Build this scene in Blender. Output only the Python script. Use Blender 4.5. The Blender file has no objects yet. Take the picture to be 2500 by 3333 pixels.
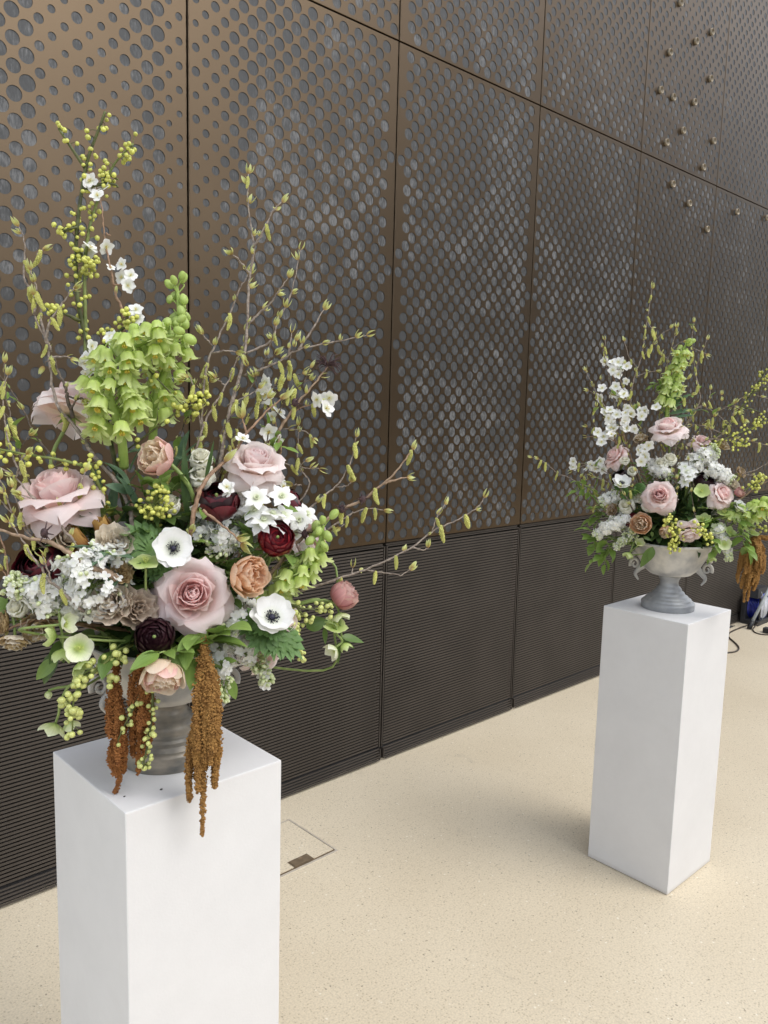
import bpy, math, random
import numpy as np
from mathutils import Matrix, Vector, noise

scene = bpy.context.scene
COL = scene.collection
rad = math.radians

# ---------------------------------------------------------------- camera
CAM = np.array([0.0, -2.61620302, 1.66826546])
RIGHT = np.array([0.72588817, -0.68731962, 0.0260405])
DOWN = np.array([-0.07280202, -0.11442425, -0.9907608])
FWD = np.array([0.683949, 0.71728574, -0.13309747])
FPX = 2630.5                      # focal length in photograph pixels (2500 x 3333)
cam_data = bpy.data.cameras.new("camera")
cam_data.sensor_fit = 'VERTICAL'
cam_data.sensor_height = 36.0
cam_data.lens = FPX / 3333.0 * 36.0
cam_data.clip_start, cam_data.clip_end = 0.05, 500.0
cam = bpy.data.objects.new("camera", cam_data)
COL.objects.link(cam)
cam.matrix_world = Matrix([[RIGHT[i], -DOWN[i], -FWD[i], CAM[i]] for i in range(3)] + [[0, 0, 0, 1]])
scene.camera = cam

# ---------------------------------------------------------------- sky and sun (bright overcast)
SUN_EL, SUN_AZ = 50.0, 158.0      # degrees; azimuth counted clockwise from +Y
world = bpy.data.worlds.new("World")
scene.world = world
world.use_nodes = True
wn = world.node_tree.nodes
wl = world.node_tree.links
bg = wn["Background"]
sky = wn.new("ShaderNodeTexSky")
sky.sky_type = 'NISHITA'
sky.sun_disc = False
sky.sun_elevation = rad(SUN_EL)
sky.sun_rotation = rad(SUN_AZ)
sky.air_density = 1.0
sky.dust_density = 1.0
sky.ozone_density = 0.6
haze = wn.new("ShaderNodeHueSaturation")      # thin white cloud over the blue
haze.inputs["Saturation"].default_value = 0.34
wl.new(sky.outputs[0], haze.inputs["Color"])
wl.new(haze.outputs[0], bg.inputs[0])
bg.inputs[1].default_value = 0.15
sun_data = bpy.data.lights.new("sun", 'SUN')
sun_data.energy = 0.58
sun_data.angle = rad(38)
sun_data.color = (1.0, 0.95, 0.88)
sun = bpy.data.objects.new("sun", sun_data)
COL.objects.link(sun)
sd = Vector((math.sin(rad(SUN_AZ)) * math.cos(rad(SUN_EL)), math.cos(rad(SUN_AZ)) * math.cos(rad(SUN_EL)), math.sin(rad(SUN_EL))))
sun.rotation_euler = sd.to_track_quat('Z', 'Y').to_euler()
sun.location = (0, 0, 12)
scene.view_settings.view_transform = 'Standard'
scene.view_settings.look = 'None'
scene.view_settings.exposure = 1.28
scene.view_settings.gamma = 1.0
scene.render.engine = 'CYCLES'

# ---------------------------------------------------------------- materials
def new_mat(name):
    m = bpy.data.materials.new(name)
    m.use_nodes = True
    nt = m.node_tree
    return m, nt.nodes, nt.links, nt.nodes["Principled BSDF"]

def N(n, kind, **kw):
    x = n.new(kind)
    for k, v in kw.items():
        setattr(x, k, v)
    return x

def ramp(n, stops):
    r = n.new("ShaderNodeValToRGB")
    e = r.color_ramp.elements
    while len(e) < len(stops):
        e.new(0.5)
    for i, (p, c) in enumerate(stops):
        e[i].position = p
        e[i].color = (*c, 1) if len(c) == 3 else c
    return r

def mixc(n, l, mode, fac, a, b):
    x = n.new("ShaderNodeMix")
    x.data_type = 'RGBA'
    x.blend_type = mode
    for s, v in ((0, fac), (6, a), (7, b)):
        if hasattr(v, "links"):
            l.new(v, x.inputs[s])
        elif s == 0:
            x.inputs[0].default_value = v
        else:
            x.inputs[s].default_value = (*v, 1)
    return x.outputs[2]

def grey(v):
    return (v, v, v)

def petal_mat(name, cb, cm, ct, rough=0.5, trans=0.22, vein=0.12, var=0.08, spec=0.35):
    """petal skin: colour runs along the petal (UV v), fine veins, small change from petal to petal"""
    m, n, l, b = new_mat(name)
    uv = N(n, "ShaderNodeUVMap")
    sep = N(n, "ShaderNodeSeparateXYZ")
    l.new(uv.outputs[0], sep.inputs[0])
    r = ramp(n, [(0.0, cb), (0.5, cm), (1.0, ct)])
    l.new(sep.outputs[1], r.inputs[0])
    mp = N(n, "ShaderNodeMapping")
    mp.inputs[3].default_value = (16, 2.0, 1)
    l.new(uv.outputs[0], mp.inputs[0])
    oi = N(n, "ShaderNodeObjectInfo")
    nz = N(n, "ShaderNodeTexNoise", noise_dimensions='4D')
    nz.inputs["Scale"].default_value = 1.0
    nz.inputs["Detail"].default_value = 2
    l.new(mp.outputs[0], nz.inputs["Vector"])
    l.new(oi.outputs["Random"], nz.inputs["W"])
    vr = ramp(n, [(0.25, grey(1 - vein)), (0.75, grey(1.0))])
    l.new(nz.outputs[0], vr.inputs[0])
    c = mixc(n, l, 'MULTIPLY', 1.0, r.outputs[0], vr.outputs[0])
    hs = N(n, "ShaderNodeHueSaturation")
    mr = N(n, "ShaderNodeMapRange")
    mr.inputs[3].default_value = 1 - var
    mr.inputs[4].default_value = 1 + var * 0.6
    l.new(oi.outputs["Random"], mr.inputs[0])
    l.new(mr.outputs[0], hs.inputs["Value"])
    l.new(c, hs.inputs["Color"])
    l.new(hs.outputs[0], b.inputs["Base Color"])
    b.inputs["Roughness"].default_value = rough
    b.inputs["Specular IOR Level"].default_value = spec
    bp = N(n, "ShaderNodeBump")
    bp.inputs["Strength"].default_value = 0.15
    bp.inputs["Distance"].default_value = 0.002
    l.new(nz.outputs[0], bp.inputs["Height"])
    l.new(bp.outputs[0], b.inputs["Normal"])
    if trans > 0:
        t = N(n, "ShaderNodeBsdfTranslucent")
        l.new(hs.outputs[0], t.inputs[0])
        mx = N(n, "ShaderNodeMixShader")
        mx.inputs[0].default_value = trans
        l.new(b.outputs[0], mx.inputs[1])
        l.new(t.outputs[0], mx.inputs[2])
        l.new(mx.outputs[0], n["Material Output"].inputs[0])
    return m

def noise_mat(name, ca, cb, scale=20, rough=0.6, detail=4, bump=0.0, metal=0.0, spec=0.4, stretch=(1, 1, 1), lo=0.35, hi=0.65, trans=0.0, var=0.0):
    m, n, l, b = new_mat(name)
    tc = N(n, "ShaderNodeTexCoord")
    mp = N(n, "ShaderNodeMapping")
    mp.inputs[3].default_value = stretch
    l.new(tc.outputs["Object"], mp.inputs[0])
    nz = N(n, "ShaderNodeTexNoise")
    nz.inputs["Scale"].default_value = scale
    nz.inputs["Detail"].default_value = detail
    l.new(mp.outputs[0], nz.inputs["Vector"])
    r = ramp(n, [(lo, ca), (hi, cb)])
    l.new(nz.outputs[0], r.inputs[0])
    c = r.outputs[0]
    if var:
        oi = N(n, "ShaderNodeObjectInfo")
        hs = N(n, "ShaderNodeHueSaturation")
        mr = N(n, "ShaderNodeMapRange")
        mr.inputs[3].default_value = 1 - var
        mr.inputs[4].default_value = 1 + var
        l.new(oi.outputs["Random"], mr.inputs[0])
        l.new(mr.outputs[0], hs.inputs["Value"])
        l.new(c, hs.inputs["Color"])
        c = hs.outputs[0]
    l.new(c, b.inputs["Base Color"])
    b.inputs["Roughness"].default_value = rough
    b.inputs["Metallic"].default_value = metal
    b.inputs["Specular IOR Level"].default_value = spec
    if bump:
        bp = N(n, "ShaderNodeBump")
        bp.inputs["Strength"].default_value = bump
        bp.inputs["Distance"].default_value = 0.003
        l.new(nz.outputs[0], bp.inputs["Height"])
        l.new(bp.outputs[0], b.inputs["Normal"])
    if trans:
        t = N(n, "ShaderNodeBsdfTranslucent")
        l.new(c, t.inputs[0])
        mx = N(n, "ShaderNodeMixShader")
        mx.inputs[0].default_value = trans
        l.new(b.outputs[0], mx.inputs[1])
        l.new(t.outputs[0], mx.inputs[2])
        l.new(mx.outputs[0], n["Material Output"].inputs[0])
    return m

def bronze_mat():
    m, n, l, b = new_mat("bronze_coating")
    tc = N(n, "ShaderNodeTexCoord")
    nz = N(n, "ShaderNodeTexNoise")
    nz.inputs["Scale"].default_value = 1.3
    nz.inputs["Detail"].default_value = 3
    l.new(tc.outputs["Object"], nz.inputs["Vector"])
    r = ramp(n, [(0.3, (0.110, 0.078, 0.049)), (0.7, (0.132, 0.095, 0.060))])
    l.new(nz.outputs[0], r.inputs[0])
    l.new(r.outputs[0], b.inputs["Base Color"])
    b.inputs["Metallic"].default_value = 0.92
    b.inputs["Specular IOR Level"].default_value = 0.3
    fn = N(n, "ShaderNodeTexNoise")
    fn.inputs["Scale"].default_value = 2600
    l.new(tc.outputs["Object"], fn.inputs["Vector"])
    mr = N(n, "ShaderNodeMapRange")
    mr.inputs[3].default_value = 0.33
    mr.inputs[4].default_value = 0.43
    l.new(fn.outputs[0], mr.inputs[0])
    l.new(mr.outputs[0], b.inputs["Roughness"])
    return m

def backing_mat():
    """grey weathered sheet seen through the holes: upright scuffs and pale blotches"""
    m, n, l, b = new_mat("grey_backing_sheet")
    tc = N(n, "ShaderNodeTexCoord")
    mp = N(n, "ShaderNodeMapping")
    mp.inputs[3].default_value = (150, 150, 45)
    l.new(tc.outputs["Object"], mp.inputs[0])
    st = N(n, "ShaderNodeTexNoise")
    st.inputs["Scale"].default_value = 1.0
    st.inputs["Detail"].default_value = 5
    st.inputs["Roughness"].default_value = 0.65
    l.new(mp.outputs[0], st.inputs["Vector"])
    bl = N(n, "ShaderNodeTexNoise")
    bl.inputs["Scale"].default_value = 1.1
    bl.inputs["Detail"].default_value = 2
    l.new(tc.outputs["Object"], bl.inputs["Vector"])
    md = N(n, "ShaderNodeTexNoise")
    md.inputs["Scale"].default_value = 9
    md.inputs["Detail"].default_value = 3
    l.new(tc.outputs["Object"], md.inputs["Vector"])
    add = N(n, "ShaderNodeMath", operation='ADD')
    l.new(bl.outputs[0], add.inputs[0])
    l.new(md.outputs[0], add.inputs[1])
    a2 = N(n, "ShaderNodeMath", operation='MULTIPLY_ADD')
    l.new(st.outputs[0], a2.inputs[0])
    a2.inputs[1].default_value = 1.0
    l.new(add.outputs[0], a2.inputs[2])
    r = ramp(n, [(0.480, (0.040, 0.041, 0.041)), (0.535, (0.060, 0.061, 0.061)), (0.61, (0.135, 0.135, 0.134))])
    dv = N(n, "ShaderNodeMath", operation='DIVIDE')
    l.new(a2.outputs[0], dv.inputs[0])
    dv.inputs[1].default_value = 3.0
    l.new(dv.outputs[0], r.inputs[0])
    sr = ramp(n, [(0.3, grey(0.80)), (0.7, grey(1.10))])
    l.new(st.outputs[0], sr.inputs[0])
    c = mixc(n, l, 'MULTIPLY', 1.0, r.outputs[0], sr.outputs[0])
    l.new(c, b.inputs["Base Color"])
    b.inputs["Roughness"].default_value = 0.55
    return m

def floor_mat():
    m, n, l, b = new_mat("speckled_floor")
    tc = N(n, "ShaderNodeTexCoord")
    big = N(n, "ShaderNodeTexNoise")
    big.inputs["Scale"].default_value = 1.6
    big.inputs["Detail"].default_value = 4
    l.new(tc.outputs["Object"], big.inputs["Vector"])
    base = ramp(n, [(0.3, (0.605, 0.520, 0.378)), (0.7, (0.665, 0.580, 0.432))])
    l.new(big.outputs[0], base.inputs[0])
    fine = N(n, "ShaderNodeTexNoise")
    fine.inputs["Scale"].default_value = 170
    fine.inputs["Detail"].default_value = 4
    l.new(tc.outputs["Object"], fine.inputs["Vector"])
    fr = ramp(n, [(0.32, grey(0.86)), (0.6, grey(1.05))])
    l.new(fine.outputs[0], fr.inputs[0])
    c = mixc(n, l, 'MULTIPLY', 1.0, base.outputs[0], fr.outputs[0])
    def chips(scale, size, col, fac, off, share):
        nonlocal c
        mp = N(n, "ShaderNodeMapping")
        mp.inputs[1].default_value = (off, off * 2, 0)
        dn = N(n, "ShaderNodeTexNoise")
        dn.inputs["Scale"].default_value = scale * 0.6
        l.new(tc.outputs["Object"], dn.inputs["Vector"])
        sc = N(n, "ShaderNodeVectorMath", operation='SCALE')
        sc.inputs[3].default_value = 0.9 / scale
        l.new(dn.outputs[1], sc.inputs[0])
        ad = N(n, "ShaderNodeVectorMath", operation='ADD')
        l.new(tc.outputs["Object"], ad.inputs[0])
        l.new(sc.outputs[0], ad.inputs[1])
        l.new(ad.outputs[0], mp.inputs[0])
        v = N(n, "ShaderNodeTexVoronoi")
        v.inputs["Scale"].default_value = scale
        v.inputs["Randomness"].default_value = 1.0
        l.new(mp.outputs[0], v.inputs["Vector"])
        sp = N(n, "ShaderNodeSeparateColor")
        l.new(v.outputs["Color"], sp.inputs[0])
        pick = N(n, "ShaderNodeMath", operation='LESS_THAN')
        l.new(sp.outputs[0], pick.inputs[0])
        pick.inputs[1].default_value = share
        rr = ramp(n, [(size, grey(1.0)), (size + 0.1, grey(0.0))])
        l.new(v.outputs["Distance"], rr.inputs[0])
        mu = N(n, "ShaderNodeMath", operation='MULTIPLY')
        l.new(pick.outputs[0], mu.inputs[0])
        l.new(rr.outputs[0], mu.inputs[1])
        mf = N(n, "ShaderNodeMath", operation='MULTIPLY')
        l.new(mu.outputs[0], mf.inputs[0])
        mf.inputs[1].default_value = fac
        c = mixc(n, l, 'MIX', mf.outputs[0], c, col)
    chips(120, 0.26, (0.34, 0.27, 0.175), 0.5, 0.0, 0.42)
    chips(95, 0.24, (0.68, 0.60, 0.45), 0.6, 3.1, 0.25)
    chips(70, 0.15, (0.17, 0.14, 0.10), 0.7, 7.7, 0.10)
    chips(65, 0.16, (0.80, 0.75, 0.64), 0.75, 5.3, 0.06)
    # scuffs
    sc = N(n, "ShaderNodeTexNoise")
    sc.inputs["Scale"].default_value = 2.3
    sc.inputs["Detail"].default_value = 9
    sc.inputs["Roughness"].default_value = 0.75
    sc.inputs["Distortion"].default_value = 1.2
    l.new(tc.outputs["Object"], sc.inputs["Vector"])
    sr = ramp(n, [(0.63, grey(0.0)), (0.74, grey(0.45))])
    l.new(sc.outputs[0], sr.inputs[0])
    c = mixc(n, l, 'MIX', sr.outputs[0], c, (0.34, 0.29, 0.22))
    l.new(c, b.inputs["Base Color"])
    b.inputs["Roughness"].default_value = 0.42
    b.inputs["Specular IOR Level"].default_value = 0.35
    return m

def plinth_mat():
    m, n, l, b = new_mat("white_emulsion")
    tc = N(n, "ShaderNodeTexCoord")
    nz = N(n, "ShaderNodeTexNoise")
    nz.inputs["Scale"].default_value = 6
    nz.inputs["Detail"].default_value = 8
    nz.inputs["Roughness"].default_value = 0.7
    l.new(tc.outputs["Object"], nz.inputs["Vector"])
    r = ramp(n, [(0.25, (0.66, 0.655, 0.65)), (0.7, (0.715, 0.71, 0.705))])
    l.new(nz.outputs[0], r.inputs[0])
    sp = N(n, "ShaderNodeTexNoise")
    sp.inputs["Scale"].default_value = 55
    sp.inputs["Detail"].default_value = 1
    l.new(tc.outputs["Object"], sp.inputs["Vector"])
    sr = ramp(n, [(0.14, grey(0.80)), (0.18, grey(1.0))])
    l.new(sp.outputs[0], sr.inputs[0])
    c = mixc(n, l, 'MULTIPLY', 1.0, r.outputs[0], sr.outputs[0])
    sz = N(n, "ShaderNodeSeparateXYZ")
    l.new(tc.outputs["Object"], sz.inputs[0])
    ad = N(n, "ShaderNodeMath", operation='MULTIPLY_ADD')
    l.new(nz.outputs[0], ad.inputs[0])
    ad.inputs[1].default_value = -0.022
    l.new(sz.outputs[2], ad.inputs[2])
    dr = ramp(n, [(0.0, grey(0.28)), (0.006, grey(0.0))])
    l.new(ad.outputs[0], dr.inputs[0])
    c = mixc(n, l, 'MIX', dr.outputs[0], c, (0.42, 0.38, 0.33))
    sm = N(n, "ShaderNodeTexNoise")
    sm.inputs["Scale"].default_value = 3.2
    sm.inputs["Detail"].default_value = 7
    sm.inputs["Distortion"].default_value = 0.8
    l.new(tc.outputs["Object"], sm.inputs["Vector"])
    sk = ramp(n, [(0.60, grey(0.0)), (0.78, grey(0.15))])
    l.new(sm.outputs[0], sk.inputs[0])
    c = mixc(n, l, 'MIX', sk.outputs[0], c, (0.56, 0.545, 0.52))
    l.new(c, b.inputs["Base Color"])
    b.inputs["Roughness"].default_value = 0.55
    fb = N(n, "ShaderNodeTexNoise")
    fb.inputs["Scale"].default_value = 260
    l.new(tc.outputs["Object"], fb.inputs["Vector"])
    bp = N(n, "ShaderNodeBump")
    bp.inputs["Strength"].default_value = 0.12
    bp.inputs["Distance"].default_value = 0.002
    l.new(fb.outputs[0], bp.inputs["Height"])
    l.new(bp.outputs[0], b.inputs["Normal"])
    return m

M = {}
M['bronze'] = bronze_mat()
M['backing'] = backing_mat()
M['slat'] = noise_mat("dark_slat_paint", (0.053, 0.044, 0.036), (0.067, 0.056, 0.046), 5, 0.5, metal=0.1)
M['black'] = noise_mat("black_gap_shade", (0.006, 0.006, 0.006), (0.010, 0.009, 0.009), 8, 0.8)
M['kick'] = noise_mat("black_kickboard", (0.020, 0.020, 0.022), (0.030, 0.029, 0.030), 8, 0.6)
M['floor'] = floor_mat()
M['plinth'] = plinth_mat()
M['groove'] = noise_mat("dark_groove", (0.10, 0.075, 0.045), (0.14, 0.10, 0.06), 30, 0.7)
M['trim'] = noise_mat("pale_metal_trim", (0.56, 0.50, 0.42), (0.66, 0.60, 0.50), 30, 0.35, metal=0.3)
M['brassplate'] = noise_mat("brown_steel_plate", (0.24, 0.18, 0.115), (0.30, 0.23, 0.15), 60, 0.4, metal=0.5)
M['collar'] = noise_mat("pale_bronze_collar", (0.22, 0.18, 0.125), (0.27, 0.225, 0.16), 30, 0.4, metal=0.5)
M['urn_dark'] = noise_mat("weathered_zinc", (0.13, 0.13, 0.12), (0.36, 0.315, 0.25), 22, 0.42, 8, 0.3, 0.3, lo=0.3, hi=0.72, stretch=(1, 1, 2.2))
M['urn_pale'] = noise_mat("whitewashed_zinc", (0.33, 0.33, 0.33), (0.60, 0.575, 0.52), 16, 0.5, 8, 0.3, 0.1, lo=0.35, hi=0.62)
M['urn_pale_foot'] = noise_mat("blue_grey_zinc", (0.26, 0.268, 0.275), (0.40, 0.405, 0.405), 18, 0.45, 8, 0.3, 0.25, lo=0.35, hi=0.65)
M['twig'] = noise_mat("grey_brown_bark", (0.15, 0.118, 0.095), (0.34, 0.285, 0.235), 160, 0.75, 5, 0.5)
M['twig_dark'] = noise_mat("dark_bark", (0.060, 0.045, 0.034), (0.15, 0.118, 0.088), 160, 0.75, 5, 0.5)
M['twig_tan'] = noise_mat("tan_bark", (0.20, 0.135, 0.085), (0.36, 0.255, 0.17), 120, 0.7, 5, 0.4, stretch=(1, 1, 0.4))
M['twig_red'] = noise_mat("red_brown_bark", (0.19, 0.115, 0.070), (0.36, 0.225, 0.14), 130, 0.6, 5, 0.4)
M['green_stem'] = noise_mat("olive_green_stem", (0.105, 0.135, 0.030), (0.21, 0.245, 0.070), 60, 0.5, 4)
M['green_stem_dark'] = noise_mat("dark_olive_stem", (0.045, 0.050, 0.015), (0.11, 0.125, 0.035), 60, 0.5, 4)
M['frit_stem'] = noise_mat("pale_green_stem", (0.30, 0.42, 0.085), (0.40, 0.52, 0.14), 40, 0.5, 3, trans=0.1)
M['soft_stem'] = noise_mat("soft_green_stem", (0.16, 0.23, 0.06), (0.25, 0.32, 0.10), 50, 0.5, 3)
M['berry'] = noise_mat("yellow_green_berry", (0.46, 0.48, 0.075), (0.62, 0.62, 0.16), 120, 0.38, 2, var=0.18, spec=0.5)
M['berry_pale'] = noise_mat("pale_green_berry", (0.45, 0.50, 0.13), (0.60, 0.62, 0.24), 120, 0.35, 2, var=0.15, spec=0.5)
M['catkin'] = noise_mat("yellow_green_catkin", (0.52, 0.54, 0.12), (0.78, 0.76, 0.30), 500, 0.8, 2, var=0.12, trans=0.3)
M['bud'] = petal_mat("opening_leaf_bud", (0.42, 0.22, 0.09), (0.62, 0.64, 0.22), (0.74, 0.80, 0.42), trans=0.35)
M['leaf'] = petal_mat("mid_green_leaf", (0.135, 0.215, 0.050), (0.115, 0.195, 0.046), (0.135, 0.22, 0.055), 0.35, 0.25, 0.25, 0.25)
M['leaf_dark'] = petal_mat("dark_green_leaf", (0.085, 0.15, 0.042), (0.070, 0.130, 0.038), (0.085, 0.150, 0.044), 0.4, 0.15, 0.25, 0.3)
M['leaf_grey'] = petal_mat("grey_green_leaf", (0.15, 0.24, 0.13), (0.115, 0.20, 0.115), (0.13, 0.21, 0.12), 0.45, 0.15, 0.2, 0.15)
M['leaf_light'] = petal_mat("fresh_green_leaf", (0.27, 0.40, 0.09), (0.23, 0.36, 0.08), (0.28, 0.41, 0.11), 0.36, 0.32, 0.2, 0.15)
M['leaf_ruff'] = petal_mat("feathery_green_leaf", (0.14, 0.25, 0.06), (0.12, 0.23, 0.06), (0.16, 0.29, 0.09), 0.5, 0.2, 0.2, 0.15)
M['rose'] = petal_mat("blush_rose_petal", (0.96, 0.85, 0.72), (0.97, 0.79, 0.765), (0.975, 0.875, 0.86), 0.45, 0.52, 0.05, 0.04)
M['rose_core'] = petal_mat("pink_rose_heart", (0.965, 0.69, 0.65), (0.97, 0.735, 0.71), (0.975, 0.82, 0.80), 0.45, 0.58, 0.05, 0.04)
M['rose_pale'] = petal_mat("pale_rose_petal", (0.96, 0.87, 0.74), (0.97, 0.84, 0.81), (0.975, 0.905, 0.885), 0.45, 0.52, 0.05, 0.04)
M['rose_mauve'] = petal_mat("mauve_rose_petal", (0.94, 0.80, 0.73), (0.95, 0.79, 0.755), (0.96, 0.87, 0.84), 0.45, 0.52, 0.05, 0.05)
M['cream'] = petal_mat("cream_rose_petal", (0.84, 0.85, 0.58), (0.92, 0.91, 0.77), (0.95, 0.94, 0.85), 0.45, 0.45, 0.04, 0.04)
M['taupe'] = petal_mat("taupe_rose_petal", (0.55, 0.42, 0.29), (0.62, 0.50, 0.39), (0.72, 0.61, 0.50), 0.6, 0.3, 0.25, 0.12)
M['beige'] = petal_mat("beige_rose_petal", (0.70, 0.58, 0.40), (0.76, 0.67, 0.52), (0.82, 0.75, 0.62), 0.6, 0.32, 0.18, 0.08)
M['dry'] = petal_mat("dry_brown_petal", (0.30, 0.17, 0.06), (0.46, 0.31, 0.14), (0.62, 0.48, 0.27), 0.65, 0.18, 0.35, 0.15)
M['peach'] = petal_mat("peach_tulip_petal", (0.84, 0.70, 0.34), (0.92, 0.63, 0.40), (0.94, 0.72, 0.54), 0.42, 0.48, 0.14, 0.08)
M['apricot'] = petal_mat("pale_apricot_petal", (0.90, 0.76, 0.46), (0.94, 0.79, 0.58), (0.95, 0.83, 0.68), 0.42, 0.48, 0.12, 0.08)
M['tulip_pink'] = petal_mat("dusky_pink_petal", (0.80, 0.58, 0.40), (0.86, 0.52, 0.47), (0.90, 0.64, 0.58), 0.42, 0.42, 0.16, 0.08)
M['tulip_rose'] = petal_mat("deep_pink_petal", (0.60, 0.32, 0.24), (0.64, 0.25, 0.27), (0.74, 0.42, 0.38), 0.42, 0.28, 0.2, 0.08)
M['burgundy'] = petal_mat("burgundy_petal", (0.040, 0.004, 0.007), (0.070, 0.006, 0.012), (0.150, 0.014, 0.024), 0.38, 0.08, 0.3, 0.15, 0.5)
M['crimson'] = petal_mat("crimson_petal", (0.10, 0.006, 0.008), (0.16, 0.009, 0.013), (0.27, 0.020, 0.028), 0.35, 0.1, 0.25, 0.12, 0.5)
M['blackred'] = petal_mat("near_black_petal", (0.010, 0.003, 0.004), (0.014, 0.004, 0.006), (0.030, 0.008, 0.012), 0.4, 0.03, 0.3, 0.2, 0.5)
M['white'] = petal_mat("white_petal", (0.78, 0.82, 0.60), (0.90, 0.90, 0.87), (0.91, 0.91, 0.89), 0.5, 0.30, 0.05, 0.03)
M['lilac'] = petal_mat("white_lilac_petal", (0.84, 0.87, 0.64), (0.94, 0.94, 0.90), (0.95, 0.95, 0.93), 0.55, 0.45, 0.03, 0.08)
M['lilac_green'] = petal_mat("greenish_lilac_bud", (0.50, 0.62, 0.22), (0.68, 0.76, 0.40), (0.80, 0.84, 0.58), 0.55, 0.3, 0.03, 0.1)
M['hell'] = petal_mat("green_white_petal", (0.48, 0.64, 0.15), (0.74, 0.80, 0.46), (0.82, 0.86, 0.62), 0.45, 0.36, 0.12, 0.08)
M['hell_white'] = petal_mat("ivory_petal", (0.48, 0.64, 0.10), (0.82, 0.86, 0.60), (0.88, 0.88, 0.76), 0.45, 0.36, 0.10, 0.05)
M['hell_green'] = petal_mat("lime_petal", (0.45, 0.60, 0.15), (0.58, 0.70, 0.26), (0.70, 0.78, 0.42), 0.45, 0.36, 0.14, 0.08)
M['frit'] = petal_mat("lime_bell_petal", (0.60, 0.76, 0.20), (0.68, 0.82, 0.26), (0.80, 0.89, 0.44), 0.42, 0.48, 0.14, 0.10)
M['frit_bud'] = petal_mat("lime_bell_bud", (0.48, 0.62, 0.16), (0.54, 0.68, 0.20), (0.60, 0.72, 0.26), 0.42, 0.35, 0.10, 0.10)
M['yellow'] = noise_mat("yellow_stamen", (0.60, 0.45, 0.06), (0.70, 0.58, 0.12), 200, 0.6)
M['lime'] = noise_mat("lime_stamen", (0.48, 0.56, 0.12), (0.62, 0.66, 0.25), 300, 0.6)
M['eye'] = noise_mat("blue_black_eye", (0.010, 0.010, 0.022), (0.030, 0.028, 0.055), 500, 0.6)
M['amar'] = noise_mat("rust_amaranth", (0.17, 0.060, 0.014), (0.33, 0.135, 0.035), 90, 0.85, 4, lo=0.3, hi=0.7)
M['amar_gold'] = noise_mat("golden_brown_amaranth", (0.20, 0.095, 0.022), (0.37, 0.20, 0.055), 60, 0.85, 4, lo=0.3, hi=0.7)
M['seed'] = noise_mat("dark_plum_seedhead", (0.030, 0.016, 0.018), (0.085, 0.045, 0.045), 200, 0.7)
M['bronze_bud'] = petal_mat("bronze_tulip_bud", (0.14, 0.045, 0.035), (0.34, 0.15, 0.05), (0.58, 0.36, 0.11), 0.45, 0.12, 0.25, 0.1)
M['blue_plastic'] = noise_mat("blue_plastic", (0.012, 0.020, 0.20), (0.022, 0.035, 0.30), 20, 0.22, spec=0.6)
M['grey_plastic'] = noise_mat("light_grey_plastic", (0.46, 0.48, 0.54), (0.56, 0.58, 0.63), 20, 0.4)
M['black_plastic'] = noise_mat("black_plastic", (0.022, 0.022, 0.024), (0.034, 0.034, 0.036), 30, 0.5)
M['pole_grey'] = noise_mat("grey_painted_tube", (0.38, 0.41, 0.41), (0.46, 0.49, 0.49), 20, 0.4)
M['cable'] = noise_mat("brown_black_cable", (0.035, 0.024, 0.016), (0.055, 0.040, 0.028), 60, 0.5)
M['opp'] = noise_mat("added_dark_cladding", (0.055, 0.047, 0.040), (0.075, 0.065, 0.055), 0.6, 0.6)
M['opp_glass'] = noise_mat("added_dark_glazing", (0.020, 0.022, 0.024), (0.030, 0.032, 0.034), 0.4, 0.15)
M['added_paving'] = noise_mat("added_dark_paving", (0.050, 0.046, 0.042), (0.075, 0.070, 0.064), 0.8, 0.7)
M['crumb'] = noise_mat("dark_crumb", (0.03, 0.025, 0.02), (0.06, 0.05, 0.04), 200, 0.8)

# ---------------------------------------------------------------- object helpers
def tag(o, label=None, cat=None, group=None, kind=None):
    if label: o["label"] = label
    if cat: o["category"] = cat
    if group: o["group"] = group
    if kind: o["kind"] = kind
    return o

def mesh(name, V, F, mat, uv=None, smooth=True):
    me = bpy.data.meshes.new(name)
    V = np.asarray(V, dtype=np.float32)
    me.from_pydata(V.tolist() if len(V) < 2000 else [tuple(map(float, v)) for v in V], [], [tuple(f) for f in F])
    me.materials.append(mat)
    if smooth:
        me.polygons.foreach_set("use_smooth", [True] * len(me.polygons))
    if uv is not None:
        ul = me.uv_layers.new(name="UVMap")
        li = np.empty(len(me.loops), dtype=np.int32)
        me.loops.foreach_get("vertex_index", li)
        ul.data.foreach_set("uv", np.asarray(uv, dtype=np.float32)[li].ravel())
    me.update()
    return me

def put(name, me, parent=None, mat=None, kind=None):
    """link a mesh; mat is the LOCAL matrix under the parent"""
    o = bpy.data.objects.new(name, me)
    COL.objects.link(o)
    if parent is not None:
        o.parent = parent
    if mat is not None:
        o.matrix_basis = mat
    if kind:
        o["kind"] = kind
    return o

def wput(name, me, root, kind=None):
    """link a mesh whose vertices are in world coordinates under root"""
    o = bpy.data.objects.new(name, me)
    COL.objects.link(o)
    o.parent = root
    o.matrix_parent_inverse = root.matrix_basis.inverted()
    if kind:
        o["kind"] = kind
    return o

def empty(name, mat, label=None, cat=None, group=None):
    o = bpy.data.objects.new(name, None)
    o.empty_display_size = 0.05
    COL.objects.link(o)
    o.matrix_basis = mat
    return tag(o, label, cat, group)

def T(x, y, z):
    return Matrix.Translation((x, y, z))

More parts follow.
